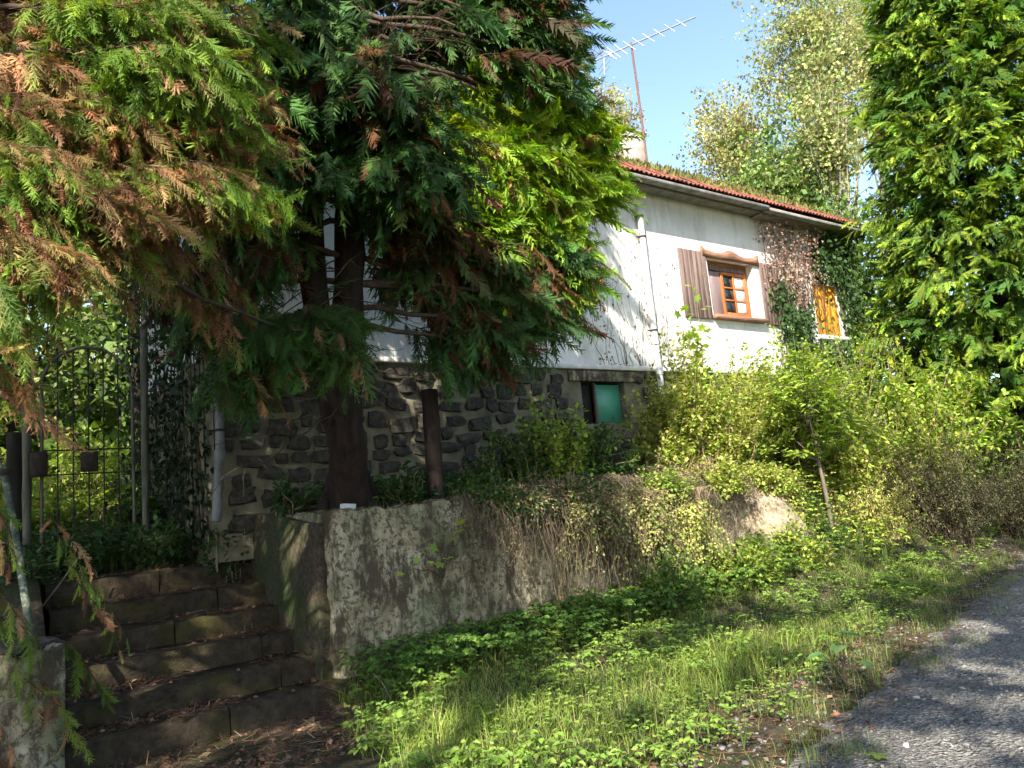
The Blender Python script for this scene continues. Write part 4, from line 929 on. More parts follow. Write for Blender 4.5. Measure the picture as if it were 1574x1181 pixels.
add_fronds(gf, P, norm(o_+rng.normal(0, .5, (n, 3))+[0, 0, -.3]), norm(UP+rng.normal(0, .6, (n, 3))+o_*.5), .55*rng.uniform(.7, 1.3, n), pal(n, [(.06, .13, .02), (.09, .17, .022), (.045, .10, .02)]), FR_XLO, None, False)  # inner fronds, the shade inside the crown put into a darker green
gw.obj('branches', M_TWIG, c3)['kind'] = 'stuff'; gf.obj('crown', M_NEEDLE, c3)

# ------------------------------------------------------------------ broadleaved trees
PALE = [(.24, .30, .10), (.31, .33, .12), (.40, .34, .14), (.18, .26, .08)]; MIDG = [(.085, .15, .025), (.12, .185, .03), (.06, .11, .022)]; YEL = [(.44, .36, .14), (.36, .34, .13), (.27, .31, .11)]
def bgtree(name, label, px, py, dep, rx, ry, trunk_px, ncl, pl, **k):
    c = W(px, py, dep); b = W(trunk_px[0], trunk_px[1], dep+.5); b[2] = ground_at(b)
    sx = dep/FPX; return leafy_tree(name, label, b, c, (rx*sx, rx*sx, ry*sx), int(ncl*2.0), 22, k.pop('lsz', .135), pl, M_PALEBARK, 'broadleaved trees behind the cottage', **k)
bgtree('birch_tree', 'tall pale birch with a leaning trunk behind the right end of the roof', 1250, 90, 29, 105, 180, (1305, 330), 420, PALE, trunk_r=.24, spread=.2, limbs=30)
bgtree('birch_tree', 'rounded yellowing birch against the sky left of the tall birch', 1125, 215, 31, 75, 95, (1135, 330), 190, YEL+PALE[:1], trunk_r=.13, spread=.2, limbs=30)
bgtree('birch_tree', 'small yellowing birch behind the television aerial', 945, 185, 34, 45, 65, (950, 330), 80, YEL, trunk_r=.12, spread=.2, limbs=30)
bgtree('leafy_tree', 'lower green tree just above the mossy roof beside the tall birch', 1215, 270, 27, 95, 75, (1270, 350), 240, PALE[:2]+MIDG[:2], trunk_r=.13, spread=.2, limbs=30)
bgtree('birch_tree', 'pale birch half hidden behind the tall right cypress', 1340, 60, 32, 80, 200, (1340, 330), 260, YEL+PALE, trunk_r=.2, spread=.2, limbs=30)
bgtree('leafy_tree', 'thin green birch with a slim pale trunk right of the roof', 1270, 200, 25, 45, 120, (1285, 330), 100, PALE, trunk_r=.10, spread=.2, limbs=30)
def lt(name, label, t, q, h, rad, pl, ncl, lsz=.16, grp=None, bk=None, **k):
    b = L(t, q, 0); b[2] = ground_at(b); return leafy_tree(name, label, b, b+[0, 0, h], rad, ncl, 26, lsz, pl, bk, grp, **k)
GB = 'greenery seen behind the iron gate'
lt('leafy_tree', 'bright green tree behind the iron gate, nearest the cottage', -2.0, 10.5, 3.6, (1.8, 1.8, 2.0), PALE[:2]+MIDG, 150, .14, GB)
lt('leafy_tree', 'bright green tree behind the left post of the iron gate', -5.0, 9.5, 3.2, (2.0, 2.0, 2.2), MIDG+PALE[:1], 170, .14, GB)
lt('leafy_tree', 'tall dark tree far behind the iron gate', -4, 16, 6, (3.5, 3.5, 4.5), MIDG, 240, .2, GB)
lt('leafy_tree', 'tall tree at the far left edge behind the browning cypress', -10, 12, 6, (3.5, 3.5, 5), MIDG, 240, .2, GB)
lt('leafy_tree', 'tall dark tree behind the left gable of the cottage', .5, 12, 7.5, (3.2, 3, 4), MIDG, 200, .2, GB)
lt('leafy_tree', 'dark tree on the left bank beyond the handrail', -6.5, 4.5, 4.5, (2.2, 2.2, 3), MIDG, 150, .16, GB)
for i, (t, q, h) in enumerate(((24, 3, 6), (30, -1.5, 6), (24, -9, 6), (34, -8, 7), (21, 8, 7))):
    lt('leafy_tree', ['green tree behind the tall right cypress', 'far green tree down the track', 'green tree across the track on the right', 'farthest green tree at the bend of the track', 'green tree behind the cottage hidden by the right cypress'][i], t, q, h, (3.2, 3.2, 5), MIDG, 200, .22, 'trees down the track')
def wood(name, label, n, t0, t1, q0, q1, h, lsz):
    t = rng.uniform(t0, t1, n); q = rng.uniform(q0, q1, n); z = terrain(t, q)+rng.random(n)*h*(.75+.25*np.sin(t*1.1)+.15*np.sin(t*2.9+1))
    d = rdir(n); d[:, 2] -= .4; g = Geo(); g.inst(QUAD, LA(np.stack([t, q, z], -1)), frames(d, norm(rdir(n)+UP), lsz*rng.uniform(.6, 1.4, n)), pal(n, MIDG+PALE[3:])); o = g.obj(name, M_LEAF); tag(o, label, 'woodland', kind='stuff')
wood('far_woodland', 'dense green woodland closing the view behind the gate and garden', 26000, -30, 3, 14, 19, 7.0, .42)
wood('track_woodland', 'green woodland closing the view down the track', 9000, 30, 42, -16, 14, 8, .34)
lt('leafy_tree', 'dark leafy tree closing the gap between the cottage end and the right cypress', 15.6, 3.6, 3.6, (1.7, 1.7, 2.9), MIDG, 230, .15, 'trees down the track')
lt('leafy_tree', 'green tree behind the ivy covered end of the cottage', 17.5, 6.5, 5.5, (2.6, 2.6, 3.6), MIDG+PALE[3:], 260, .17, 'trees down the track')
# unseen tall trees added to shade the foreground, crowns cut by the light holes
CN = 'unseen trees added around the viewer for shade'
for i, (t, q, cz, r_, ncl) in enumerate(((-12.5, -2.5, 10.5, (4.2, 4.2, 3.6), 560), (-9, -9.8, 11, (4.2, 4.2, 3.6), 560), (-4, -11, 10.5, (4, 4, 3.6), 520), (1.5, -11.5, 10.5, (4, 4, 3.8), 520), (6.5, -12, 10, (4, 4, 3.8), 480), (-15, -8, 13, (4, 4, 3.8), 420), (-7.8, -1.6, 13.4, (4.0, 3.6, 4.0), 620), (-5.6, -3.3, 15.2, (3.4, 3.0, 3.0), 420))):
    b = L(t, q, 0); b[2] = ground_at(b); c = b+L(0, 1.2, 0)-L(0, 0, 0)+np.array([0, 0, cz])
    leafy_tree('unseen_shade_tree', ['unseen shade tree left of the viewer over the track', 'first unseen shade tree across the track behind the viewer', 'second unseen shade tree across the track behind the viewer', 'third unseen shade tree across the track behind the viewer', 'fourth unseen shade tree across the track behind the viewer', 'farthest unseen shade tree on the left of the track behind the viewer', 'unseen shade tree on the left bank beside the viewer', 'tallest unseen shade tree at the left edge of the track beside the viewer'][i], b, c, r_, int(ncl*(.48 if i in (1, 2, 3, 4) else .68)), 24, .27, MIDG, M_BARK, CN, trunk_r=.24, filt=True, spread=.42)

# ------------------------------------------------------------------ shrubs, saplings, climbers
FRESH = [(.25, .36, .05), (.33, .41, .065), (.16, .26, .04)]; OLIVE = [(.42, .42, .10), (.50, .46, .15), (.27, .33, .07)]; STRAW = [(.30, .24, .12), (.24, .18, .09), (.36, .30, .16)]; DEEP = [(.035, .085, .022), (.05, .11, .028), (.028, .065, .02)]
def lbush(name, label, t, q, z, rad, *a, **k):
    b = L(t, q, 0); b[2] = ground_at(b); return bush(name, label, b, L(t, q, z), rad, *a, **k)
GS = 'shrubs along the top of the retaining wall'
lbush('bramble_shrub', 'dark leafy shrub on the wall top just right of the wooden stump', 2.7, .75, 1.95, (.7, .5, .55), 80, 70, .06, DEEP+FRESH[2:], QUAD, GS)
lbush('bramble_shrub', 'green shrub below and left of the basement window', 3.8, .8, 2.0, (.85, .6, .62), 110, 80, .065, FRESH[2:]+DEEP, QUAD, GS)
lbush('bramble_shrub', 'feathery green shrub hiding the foot of the downpipe', 5.6, .8, 2.45, (.75, .6, .95), 120, 84, .065, FRESH+OLIVE, QUAD, GS)
lbush('bramble_shrub', 'yellowing shrub above the sunlit end of the retaining wall', 6.2, .45, 2.25, (.95, .55, .85), 120, 84, .06, OLIVE+FRESH, QUAD, GS)
lbush('bramble_shrub', 'yellow green shrub under the main window', 7.2, .8, 2.7, (1.0, .6, 1.0), 120, 84, .065, OLIVE+FRESH, QUAD, GS)
lbush('bramble_shrub', 'low green shrub against the basement under the window sill', 8.6, .9, 2.75, (1.1, .6, 1.0), 110, 80, .07, FRESH, QUAD, GS)
lbush('dry_bramble', 'tangle of dry brown stems lying on the retaining wall top', 5.0, .15, 1.72, (.95, .25, .22), 60, 10, .05, STRAW+OLIVE[:1], LEAFN, None, M_DRY, .006)
lbush('dry_bramble', 'dry brown bramble heap right of the wooden stump', 2.5, .12, 1.68, (.8, .25, .2), 60, 12, .05, STRAW+DEEP, LEAFN, None, M_DRY, .005)
GV = 'brambles trailing down the retaining wall'
for i, (t, q, z, rd, ns, pl, lb) in enumerate(((2.9, -.28, 1.15, (.6, .30, .55), 90, STRAW[1:]+OLIVE[2:]+DEEP[:1], 'dark dry bramble heap hanging over the middle of the retaining wall'), (3.7, -.35, .95, (.6, .34, .6), 90, STRAW[1:]+OLIVE[2:]+FRESH[2:], 'bramble heap with some green leaves left of the sunlit wall end'), (4.45, -.38, .70, (.5, .32, .45), 70, OLIVE+FRESH[2:], 'greener bramble spilling onto the verge below the wall'), (6.6, -.25, 1.05, (.35, .3, .5), 40, OLIVE+FRESH, 'yellow green bramble at the right end of the wall'), (2.1, -.1, 1.45, (.55, .2, .25), 50, STRAW[1:]+DEEP, 'thin dry bramble starting on the wall top below the stump'))):
    b = L(t, q, 1.5); bush('trailing_bramble', lb, b, L(t, q, z), rd, int(ns*1.6), 34, .036, pl, QUAD, GV, M_DRY, .004, droop=.7, spread=.05)
for i, (t, q, z, rd, ns, pl, lb) in enumerate(((3.3, .6, 2.3, (.5, .4, .6), 14, FRESH, 'tall loose shoots left of the basement window'), (5.8, .55, 3.0, (.6, .4, .9), 16, OLIVE+FRESH, 'tall yellowing shoots right of the downpipe'), (8.0, .3, 3.2, (.8, .5, .8), 18, FRESH, 'tall bright shoots below the right shutter'), (9.4, .3, 3.3, (.9, .6, 1.0), 24, FRESH, 'tall leafy shoots below the ivy'), (9.9, -.7, 1.9, (.9, .6, .8), 40, FRESH+OLIVE[:1], 'bright shrub filling the bank below the ivy'), (8.3, -.2, 1.7, (.8, .5, .7), 40, OLIVE+FRESH, 'yellow green shrub on the bank behind the young tree'))):
    lbush('wild_shoots', lb, t, q, z, rd, ns*2, 70, .07, pl, QUAD, 'wild shoots on the bank', None, .007, .75, spread=.07)
GW = 'plants spilling over the edge of the retaining wall'
for i, (t, q, z, rd, ns, pl, lb) in enumerate(((1.75, .02, 1.58, (.35, .2, .16), 30, DEEP+FRESH[2:], 'small leafy clump on the wall edge below the stump'), (3.0, -.12, 1.5, (.45, .28, .22), 50, DEEP+FRESH[2:], 'dark leafy clump spilling over the middle of the wall edge'), (4.2, -.18, 1.5, (.5, .3, .26), 60, FRESH[2:]+OLIVE[2:], 'green clump spilling over the wall edge where the earth bank begins'), (5.3, -.2, 1.52, (.5, .3, .28), 60, OLIVE+FRESH, 'yellow green clump on top of the earth bank'), (6.3, -.2, 1.45, (.5, .32, .3), 60, OLIVE+FRESH, 'yellow green clump at the right shoulder of the earth bank'),
        (3.6, -.75, .45, (.5, .3, .38), 50, FRESH[2:]+DEEP[1:2], 'leafy clump standing at the foot of the wall below the brambles'), (4.9, -.75, .55, (.55, .3, .36), 54, FRESH+OLIVE[2:], 'leafy clump standing at the foot of the earth bank'), (6.0, -.8, .65, (.5, .32, .40), 54, FRESH+OLIVE[:1], 'bright leafy clump at the right foot of the earth bank'), (2.5, -.5, .28, (.35, .25, .26), 34, FRESH[2:]+DEEP[1:2], 'low leafy clump at the foot of the bare wall'))):
    b = L(t, q, 0); b[2] = ground_at(b) if z < 1 else 1.4; bush('edge_plant', lb, b, L(t, q, z), rd, ns, 44, .052, pl, QUAD, GW, None, .004, .7, droop=.4, spread=.05)
lbush('maple_sapling', 'slender maple sapling standing in front of the downpipe and shutter', 6.75, 1.1, 3.75, (.42, .40, 1.25), 9, 30, .17, FRESH, MAPLE, None, None, .011, .85, spread=.09)
lbush('maple_sapling', 'small maple sapling under the main window', 7.7, 1.0, 3.2, (.5, .4, .55), 8, 22, .16, FRESH, MAPLE, None, None, .010, .85, spread=.09)
# sapling with a clear stem at the end of the wall
b = L(7.35, -.45, 0); b[2] = ground_at(b)
sp = thing('young_tree', b, 'young tree with a bare brown stem and flat bright green crown', 'sapling')
g = Geo(); tk = curve(b-[0, 0, .1], L(7.2, -.42, 2.75), 0, 9, .012); g.tube(tk, np.linspace(.036, .014, 9), 8); gl = Geo(); PP, DD = [], []
for i in range(64):
    a0 = tk[rng.integers(4, 9)]; e = L(rng.uniform(6.0, 8.9), rng.uniform(-1, .6), rng.uniform(1.6, 3.2)); c = curve(a0, e, .08, 6, .015); g.tube(c, np.linspace(.009, .002, 6), 4, cap=False)
    n = 64; u = rng.uniform(.2, 1, n)*5; i0 = np.clip(u.astype(int), 0, 4); f_ = (u-i0)[:, None]; p = c[i0]*(1-f_)+c[i0+1]*f_; td = norm(c[i0+1]-c[i0]); s_ = norm(np.cross(td, UP))*np.where(rng.random(n) < .5, 1, -1)[:, None]
    PP.append(p+rng.normal(0, .03, (n, 3))+s_*rng.uniform(0, .12, (n, 1))); DD.append(norm(td*.6+s_+rng.normal(0, .25, (n, 3))+[0, 0, -.1]))
g.obj('stem', M_GREYWOOD, sp); P = np.concatenate(PP); d_ = np.concatenate(DD); n = len(P)
gl.inst(LEAF, P, frames(d_, norm(UP+rng.normal(0, .3, (n, 3))), .085*rng.uniform(.6, 1.3, n)), pal(n, FRESH)); gl.obj('crown', M_LEAF, sp)
lbush('laurel_bush', 'large leaved bright green laurel bush in front of the right cypress', 10.9, -.35, 2.25, (1.35, 1.0, 1.25), 130, 66, .12, FRESH, LEAF, None, None, .012)
lbush('laurel_bush', 'glossy green laurel bush below the tall right cypress', 12.9, -1.2, 1.6, (1.2, .9, 1.1), 90, 56, .15, FRESH[1:]+DEEP[1:2], LEAF, None, None, .012)
lbush('broom_bush', 'grey brown dry bush sprawling over the verge right of the young tree', 9.5, -1.0, 1.25, (1.25, .75, .9), 220, 80, .045, [(.10, .105, .05), (.15, .135, .075), (.07, .085, .035)], QN, None, M_DRY, .004, droop=.5, stem_mat=M_TWIG)
lbush('broom_bush', 'second dry brownish bush below the laurels', 11.4, -1.35, 1.1, (1.25, .7, .85), 200, 74, .045, [(.10, .105, .05), (.08, .10, .04), (.16, .14, .075)], QN, None, M_DRY, .004, droop=.5, stem_mat=M_TWIG)
lbush('broom_bush', 'straw coloured bush at the right foot of the retaining wall', 7.9, -.75, .85, (.8, .55, .65), 110, 60, .05, OLIVE+STRAW[1:2], LEAFN, None, M_DRY, .004, droop=.4)
lbush('verge_shrub', 'green shrub at the right edge beside the track', 13.6, -2.2, .8, (1.0, .6, .55), 60, 46, .07, FRESH[2:]+DEEP, LEAF)
lbush('verge_shrub', 'low green shrub far right past the cypress', 16.5, -2.6, .9, (1.3, .8, .7), 60, 46, .09, FRESH, LEAF)
lbush('verge_shrub', 'distant shrub where the verge leaves the picture', 20, -2.6, 1.4, (1.8, 1.2, 1.2), 70, 50, .11, FRESH+DEEP, LEAF)
lbush('verge_shrub', 'green shrub filling the gap beneath the right cypress', 15.2, -1.4, 1.5, (1.2, 1.0, 1.1), 60, 46, .1, FRESH+DEEP, LEAF)
for i, (t, q, z, rd, n, m_, sz) in enumerate(((9.9, -.2, 3.0, (.25, .25, 1.0), 7, 26, .09), (10.6, 0, 3.4, (.3, .3, .9), 7, 26, .09))):
    lbush('tall_weed', ['thin tall leafy weed left of the laurel bush', 'thin tall leafy weed standing against the right cypress'][i], t, q, z, rd, n, m_, sz, FRESH, LEAF, None, None, .007)
# plants at the head of the steps and in the garden behind the gate
GG = 'dark undergrowth by the gate'
for i, (t, q, z, rd, ns, nl, sz, pl, lb) in enumerate(((-1.0, 2.75, 1.42, (.5, .4, .28), 40, 26, .085, DEEP, 'low dark leafy plant at the foot of the corner downpipe'), (-1.75, 2.85, 1.38, (.45, .35, .28), 34, 26, .085, DEEP, 'low dark plant in front of the iron gate'), (-2.4, 2.0, 1.2, (.4, .5, .35), 30, 26, .07, DEEP, 'dark plant behind the handrail'), (-.35, 2.15, 1.38, (.25, .25, .28), 26, 24, .08, DEEP, 'dark plant at the corner of the cottage beside the landing'),
        (-.9, 4.6, 1.9, (.6, .5, .5), 40, 34, .09, DEEP+FRESH[:1], 'green plant just inside the gate, right'), (-2.0, 4.9, 1.9, (.7, .5, .55), 44, 34, .09, FRESH, 'green plant just inside the gate, left'), (-1.6, 6.3, 2.4, (1.0, .7, .9), 54, 44, .1, FRESH+OLIVE[:1], 'sunny shrub in the middle of the garden behind the gate'), (-3.4, 6.0, 2.4, (1.0, .8, .9), 54, 44, .1, FRESH, 'sunny shrub behind the left gate post'), (-.9, 7.8, 2.8, (.9, .7, 1.2), 54, 44, .1, FRESH, 'tall sunny shrub behind the gate next to the gable'), (-2.8, 8.6, 3.2, (1.2, .8, 1.3), 60, 46, .11, OLIVE+FRESH, 'yellow green tall shrub at the back of the garden'), (-4.8, 7.2, 2.6, (1.2, .9, 1.3), 60, 44, .11, FRESH, 'sunny shrub at the far left of the garden'), (-4.2, 3.6, 1.9, (.8, .7, .8), 44, 40, .09, DEEP+FRESH[:1], 'shrub on the left bank behind the short black post'))):
    lbush('garden_plant', lb, t, q, z, rd, ns, nl, sz, pl, LEAF, GG)
GT = 'low plants on the terrace'
for i, (t, q, lb) in enumerate(((.1, 1.35, 'small dark plant between the cypress stems and the downpipe'), (1.0, 1.55, 'small dark plant behind the twin stems'), (1.75, 1.2, 'small dark plant left of the shrub by the stump'), (2.1, 1.6, 'small green plant against the dark basement stones'), (1.05, .48, 'small dark plant on the wall top between stem and stump'), (3.2, 1.55, 'green plant at the basement below the low boughs'))):
    lbush('terrace_plant', lb, t, q, 1.8, (.32, .25, .2), 16, 20, .075, DEEP, LEAF, GT)
# seedling growing out of the wall face
b = L(1.15, -.02, .78); sd_ = thing('wall_seedling', b, 'small maple seedling growing out of the retaining wall face', 'seedling')
g = Geo(); gl = Geo(); P, Dd = [], []
for e in (L(.75, -.30, 1.05), L(.95, -.34, 1.22), L(.60, -.25, .92), L(1.05, -.28, 1.0), L(1.25, -.22, 1.28)):
    c = curve(b+[0, 0, 0], e, .05, 6, .01); g.tube(c, np.linspace(.009, .003, 6), 5)
    for k in range(3): P.append(c[5-k]); Dd.append(norm(c[5]-c[4])+rng.normal(0, .5, 3))
g.obj('stem', M_TWIG, sd_); P = np.array(P); gl.inst(MAPLE, P, frames(np.array(Dd), norm(UP*1.0+rng.normal(0, .25, (len(P), 3))-NB*.4), .13*rng.uniform(.7, 1.2, len(P))), pal(len(P), FRESH)); gl.obj('leaves', M_LEAF, sd_)

# ivy on the cottage: dead and pinkish on the left, living and dark on the right; near-black on the gable, its deep shade put into the colour
def ivy(name, label, pts, nrm, along, pls, lsz, stems, wall, sr=1.0):
    b = pts.mean(0).copy(); b[2] = 1.5; t = thing(name, b, label, 'ivy'); g = Geo()
    for c in stems: g.tube(c, np.linspace(.012, .003, len(c))*sr, 4, cap=False)
    g.obj('stems', M_TWIG, t); n = len(pts); d = rdir(n); d[:, 2] -= .7; d = d-(d@nrm)[:, None]*nrm*.6
    gl = Geo(); gl.inst(LEAFW, pts, frames(d, norm(nrm+rng.normal(0, .45, (n, 3))+UP*.25), lsz*rng.uniform(.6, 1.3, n)), pls); gl.obj('leaves', M_LEAF, t)
def climbers(n, t0, t1, q, z0, z1, sway=.5):
    out = []
    for i in range(n):
        t = rng.uniform(t0, t1); m = 10; z = np.linspace(z0, rng.uniform(z0+(z1-z0)*.45, z1), m); tt_ = t+np.cumsum(rng.normal(0, .06, m))+sway*(np.linspace(0, 1, m)**2)*rng.uniform(-1, 1)
        out.append(LA(np.stack([np.clip(tt_, t0-.2, t1+.2), np.full(m, q)+rng.normal(0, .01, m), z], -1)))
    return out
n = 7600; t_ = rng.uniform(9.9, 13.3, n); z_ = rng.uniform(3.4, 6.6, n); q_ = 1.97-rng.random(n)**2*.32
k = (rng.random(n) < np.clip((t_-9.85)*1.6-np.clip((5-z_)*.35, 0, .8), 0, 1)) & ~((t_ > 11.35) & (t_ < 12.62) & (z_ > 4.1) & (z_ < 5.45) & (rng.random(n) < .96))
t_, z_, q_ = t_[k], z_[k], q_[k]; n = len(t_)
dead = ((t_ < 11.9+.3*np.sin(z_*4)) & (z_ > 5.0+.25*np.sin(t_*5)))
cols = np.where(dead[:, None], pal(n, [(.36, .24, .18), (.28, .17, .12), (.42, .30, .22), (.20, .12, .09)]), pal(n, [(.05, .10, .03), (.07, .13, .035), (.035, .075, .025)]))
ivy('ivy', 'ivy over the right end of the front, half of it dead and pinkish brown', LA(np.stack([t_, q_, z_], -1)), -NB, D, cols, np.where(dead, .055, .085), climbers(40, 10.3, 13.2, 1.96, 1.6, 6.5)+climbers(40, 10.3, 12.2, 1.9, 4.8, 6.5), HQ)
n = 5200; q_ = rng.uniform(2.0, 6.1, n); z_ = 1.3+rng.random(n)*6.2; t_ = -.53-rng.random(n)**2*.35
ivy('ivy', 'ivy on the left gable of the cottage, coloured near-black for its deep shade', LA(np.stack([t_, q_, z_], -1)), -D, NB, pal(n, [(.018, .035, .014), (.028, .05, .018), (.014, .024, .012)])*.7, .085, [LA(np.stack([np.full(8, -.53), np.full(8, x)+rng.normal(0, .05, 8), np.linspace(1.3, 6, 8)], -1)) for x in rng.uniform(2.2, 5.8, 14)], H0)
n = 240; t_ = 5.4+rng.random(n)*2.1; z_ = 3.5+rng.random(n)**1.6*2.2
ivy('dead_climber', 'thin dead climber stems clinging to the white wall near the downpipe', LA(np.stack([t_, np.full(n, 1.985), z_], -1)), -NB, D, pal(n, [(.22, .16, .10), (.30, .24, .15)]), .04, climbers(26, 5.6, 7.3, 1.988, 3.5, 6.2, .3), HQ, .35)
# moss and weeds on the roof
n = 3600; t_ = 6.9+rng.random(n)**.8*6.5; q_ = 1.75+rng.random(n)**.8*2.2; z_ = roofz(q_)+.03
P = LA(np.stack([t_, q_, z_], -1)); d = norm(UP*1.0+rng.normal(0, .55, (n, 3))); g = Geo(); hgt = .12*rng.uniform(.4, 1.4, n)*(.6+.6*np.sin(t_*3.1)**2)
g.inst(LEAFN, P, frames(d, rdir(n), hgt), pal(n, [(.16, .19, .04), (.22, .20, .06), (.09, .14, .03), (.28, .22, .09)]))
o = g.obj('roof_moss', M_GRASS, roof); o['kind'] = 'stuff'

# ------------------------------------------------------------------ withered curtain of vines on the retaining wall
g = Geo(); gl = Geo(); P = []
for i in range(1250):
    t = 1.3+rng.random()**.8*3.9 if i % 3 else rng.uniform(4.4, 6.9); dens = math.exp(-((t-3.1)/1.2)**2); bul = .06+.42*dens*rng.random()
    if t > 4.5 and rng.random() < .35: continue
    top = 1.56+.16*rng.random()*dens; ln = rng.uniform(.3, 1.0)+.75*dens*rng.random(); m = 8; u = np.linspace(0, 1, m)
    q = .12-u**.6*(.2 if t < 4.5 else .42)-bul*np.sin(u*math.pi*.65); z = top+.08*np.sin(u*3)-ln*u**1.25; tt_ = t+np.cumsum(rng.normal(rng.normal(0, .03), .055, m)); q = q+np.cumsum(rng.normal(0, .012, m)); z = z+rng.normal(0, .025, m); z = np.maximum(z, terrain(tt_, np.minimum(q, -.02))+.01)
    pts = LA(np.stack([tt_, q, z], -1)); c = pal(1, [(.10, .075, .05), (.15, .115, .08), (.06, .047, .035), (.21, .175, .115)])[0]; g.tube(pts, np.linspace(.0042, .0016, m), 3, c, cap=False)
    for k in range(7):
        j = rng.integers(1, m); P.append(pts[j])
o = g.obj('hanging_vines', M_BARE); tag(o, 'thick curtain of withered brown vines hanging over the retaining wall', 'vines', kind='stuff')
P = np.array(P)+rng.normal(0, .04, (len(P), 3)); n = len(P); d = rdir(n); d[:, 2] -= .8
gl.inst(LEAFN, P, frames(d, norm(rdir(n)-NB), .035*rng.uniform(.5, 1.6, n)), pal(n, [(.14, .10, .06), (.20, .15, .09), (.09, .12, .035), (.06, .09, .03)], wts=[.35, .25, .25, .15]))
o = gl.obj('vine_leaves', M_DRY); tag(o, 'small withered leaves caught in the vines on the retaining wall', 'leaves', kind='stuff')

# ------------------------------------------------------------------ verge: grass, herbs, litter, gravel
def scatter(n, t0, t1, q0f, q1f, wpow=1.0):
    t = t0+(t1-t0)*rng.random(n)**wpow; q = q0f(t)+(q1f(t)-q0f(t))*rng.random(n); return t, q
litter_edge = lambda t, q: t > .02-.35*np.clip(-q-.2, 0, 3)+.12*np.sin(q*7)
wallline = lambda t: np.where(t < 6.7, -.03, .9)
n = 72000; t, q = scatter(n, -1.8, 22, lambda t: edge(t)+.15+.1*np.sin(t*2), wallline, 1.55); dens = .35+.65*(vnoise(t*1.1, q*1.3, 7) > -.25)
near = np.clip((q-edge(t)-.1)/.5, .05, 1); k = litter_edge(t, q) & (rng.random(n) < dens*near); t, q = t[k], q[k]; n = len(t)
P = LA(np.stack([t, q, terrain(t, q)-.01], -1)); hg = (.07+.20*np.clip(vnoise(t*.9, q*.9, 3)+.3, 0, 1.2)*rng.random(n)+.09*rng.random(n))*np.clip((q-edge(t))/.9, .35, 1)
th = rng.uniform(0, 2*math.pi, n); lean = np.stack([np.cos(th), np.sin(th), np.zeros(n)], -1); y = lean; x = np.cross(y, UP)
M = np.stack([x*(hg*.5+.05)[:, None]*.9, y*hg[:, None]*rng.uniform(.6, 2.4, (n, 1)), UP[None]*hg[:, None]*rng.uniform(.55, 1, (n, 1))], -1)
g = Geo(); g.inst(BLADE, P, M, pal(n, [(.22, .33, .045), (.30, .39, .06), (.15, .25, .04), (.44, .40, .16)], wts=[.36, .28, .21, .15])); o = g.obj('grass', M_GRASS); tag(o, 'tangled green grass on the verge between wall and track', 'grass', kind='stuff')
# tufts growing out into the track
n = 5200; ct = rng.uniform(-.5, 12, 110); cq = edge(ct)+.35-rng.random(110)**1.6*.75; k = rng.integers(0, 110, n); t = ct[k]+rng.normal(0, .09, n); q = cq[k]+rng.normal(0, .06, n)
P = LA(np.stack([t, q, terrain(t, q)+.0], -1)); hg = rng.uniform(.05, .16, n); th = rng.uniform(0, 6.28, n); y = np.stack([np.cos(th), np.sin(th), np.zeros(n)], -1); x = np.cross(y, UP)
g = Geo(); g.inst(BLADE, P, np.stack([x*(hg*.5+.05)[:, None]*.9, y*hg[:, None], UP[None]*hg[:, None]], -1), pal(n, [(.15, .22, .04), (.26, .25, .09), (.10, .16, .03)])); o = g.obj('grass_tufts', M_GRASS); tag(o, 'short straw green grass tufts along the gravel edge', 'grass', kind='stuff')
def herbs(name, label, n, region, pl, sz, hmax, nlf=(5, 9), leaflets=3, tm=LEAF):
    t, q = region(n); n = len(t); B = LA(np.stack([t, q, terrain(t, q)], -1)); PP, DD, gs = [], [], Geo(); SZ_ = []
    for i in range(n):
        for j in range(rng.integers(*nlf)):
            a = rng.uniform(0, 6.28); h = hmax*rng.uniform(.35, 1); r_ = h*rng.uniform(.15, .7); o_ = np.array([math.cos(a), math.sin(a), 0]); e = B[i]+o_*r_+[0, 0, h]
            s_ = sz*rng.uniform(.6, 1.25)
            for k in range(leaflets):
                da = (k-(leaflets-1)/2)*(1.1 if leaflets < 4 else .75); PP.append(e); dd = np.array([math.cos(a+da), math.sin(a+da), -.15]); DD.append(dd); SZ_.append(s_*(1 if k == leaflets//2 else .85))
            w_ = .0022; sdv = np.array([-o_[1], o_[0], 0])*w_; md = (B[i]+e)/2+[0, 0, h*.12]
            gs.add([B[i]-sdv, B[i]+sdv, md+sdv, md-sdv, e+sdv*.6, e-sdv*.6], [[0, 1, 2, 3], [3, 2, 4, 5]], np.array([.10, .15, .04]))
    P = np.array(PP); d = np.array(DD); m = len(P)
    gs.inst(tm, P, frames(d, norm(UP+rng.normal(0, .28, (m, 3))), np.array(SZ_)), pal(m, pl)); o = gs.obj(name, M_LEAF); tag(o, label, 'plants', kind='stuff')
def reg_verge(n):
    t, q = scatter(n, -.9, 14, lambda t: edge(t)+.45, lambda t: wallline(t)-.02, 1.5); k = litter_edge(t, q) & (vnoise(t*1.3, q*1.5, 9)+.35*sstep(q, -1.6, -.2) > .12); return t[k], q[k]
herbs('ground_elder', 'three-leaved ground elder covering the verge below the wall', 1150, reg_verge, [(.18, .30, .05), (.23, .34, .06), (.13, .23, .04), (.22, .31, .07)], .055, .17)
def reg_wall(n):
    t = rng.uniform(.1, 7, n); q = -.06-rng.random(n)**1.5*.9; return t, q
def reg_low(n):
    t, q = scatter(n, -.9, 10, lambda t: edge(t)+.3, lambda t: wallline(t)-.02, 1.5); k = litter_edge(t, q) & (vnoise(t*1.4, q*1.6, 4) > -.35); return t[k], q[k]
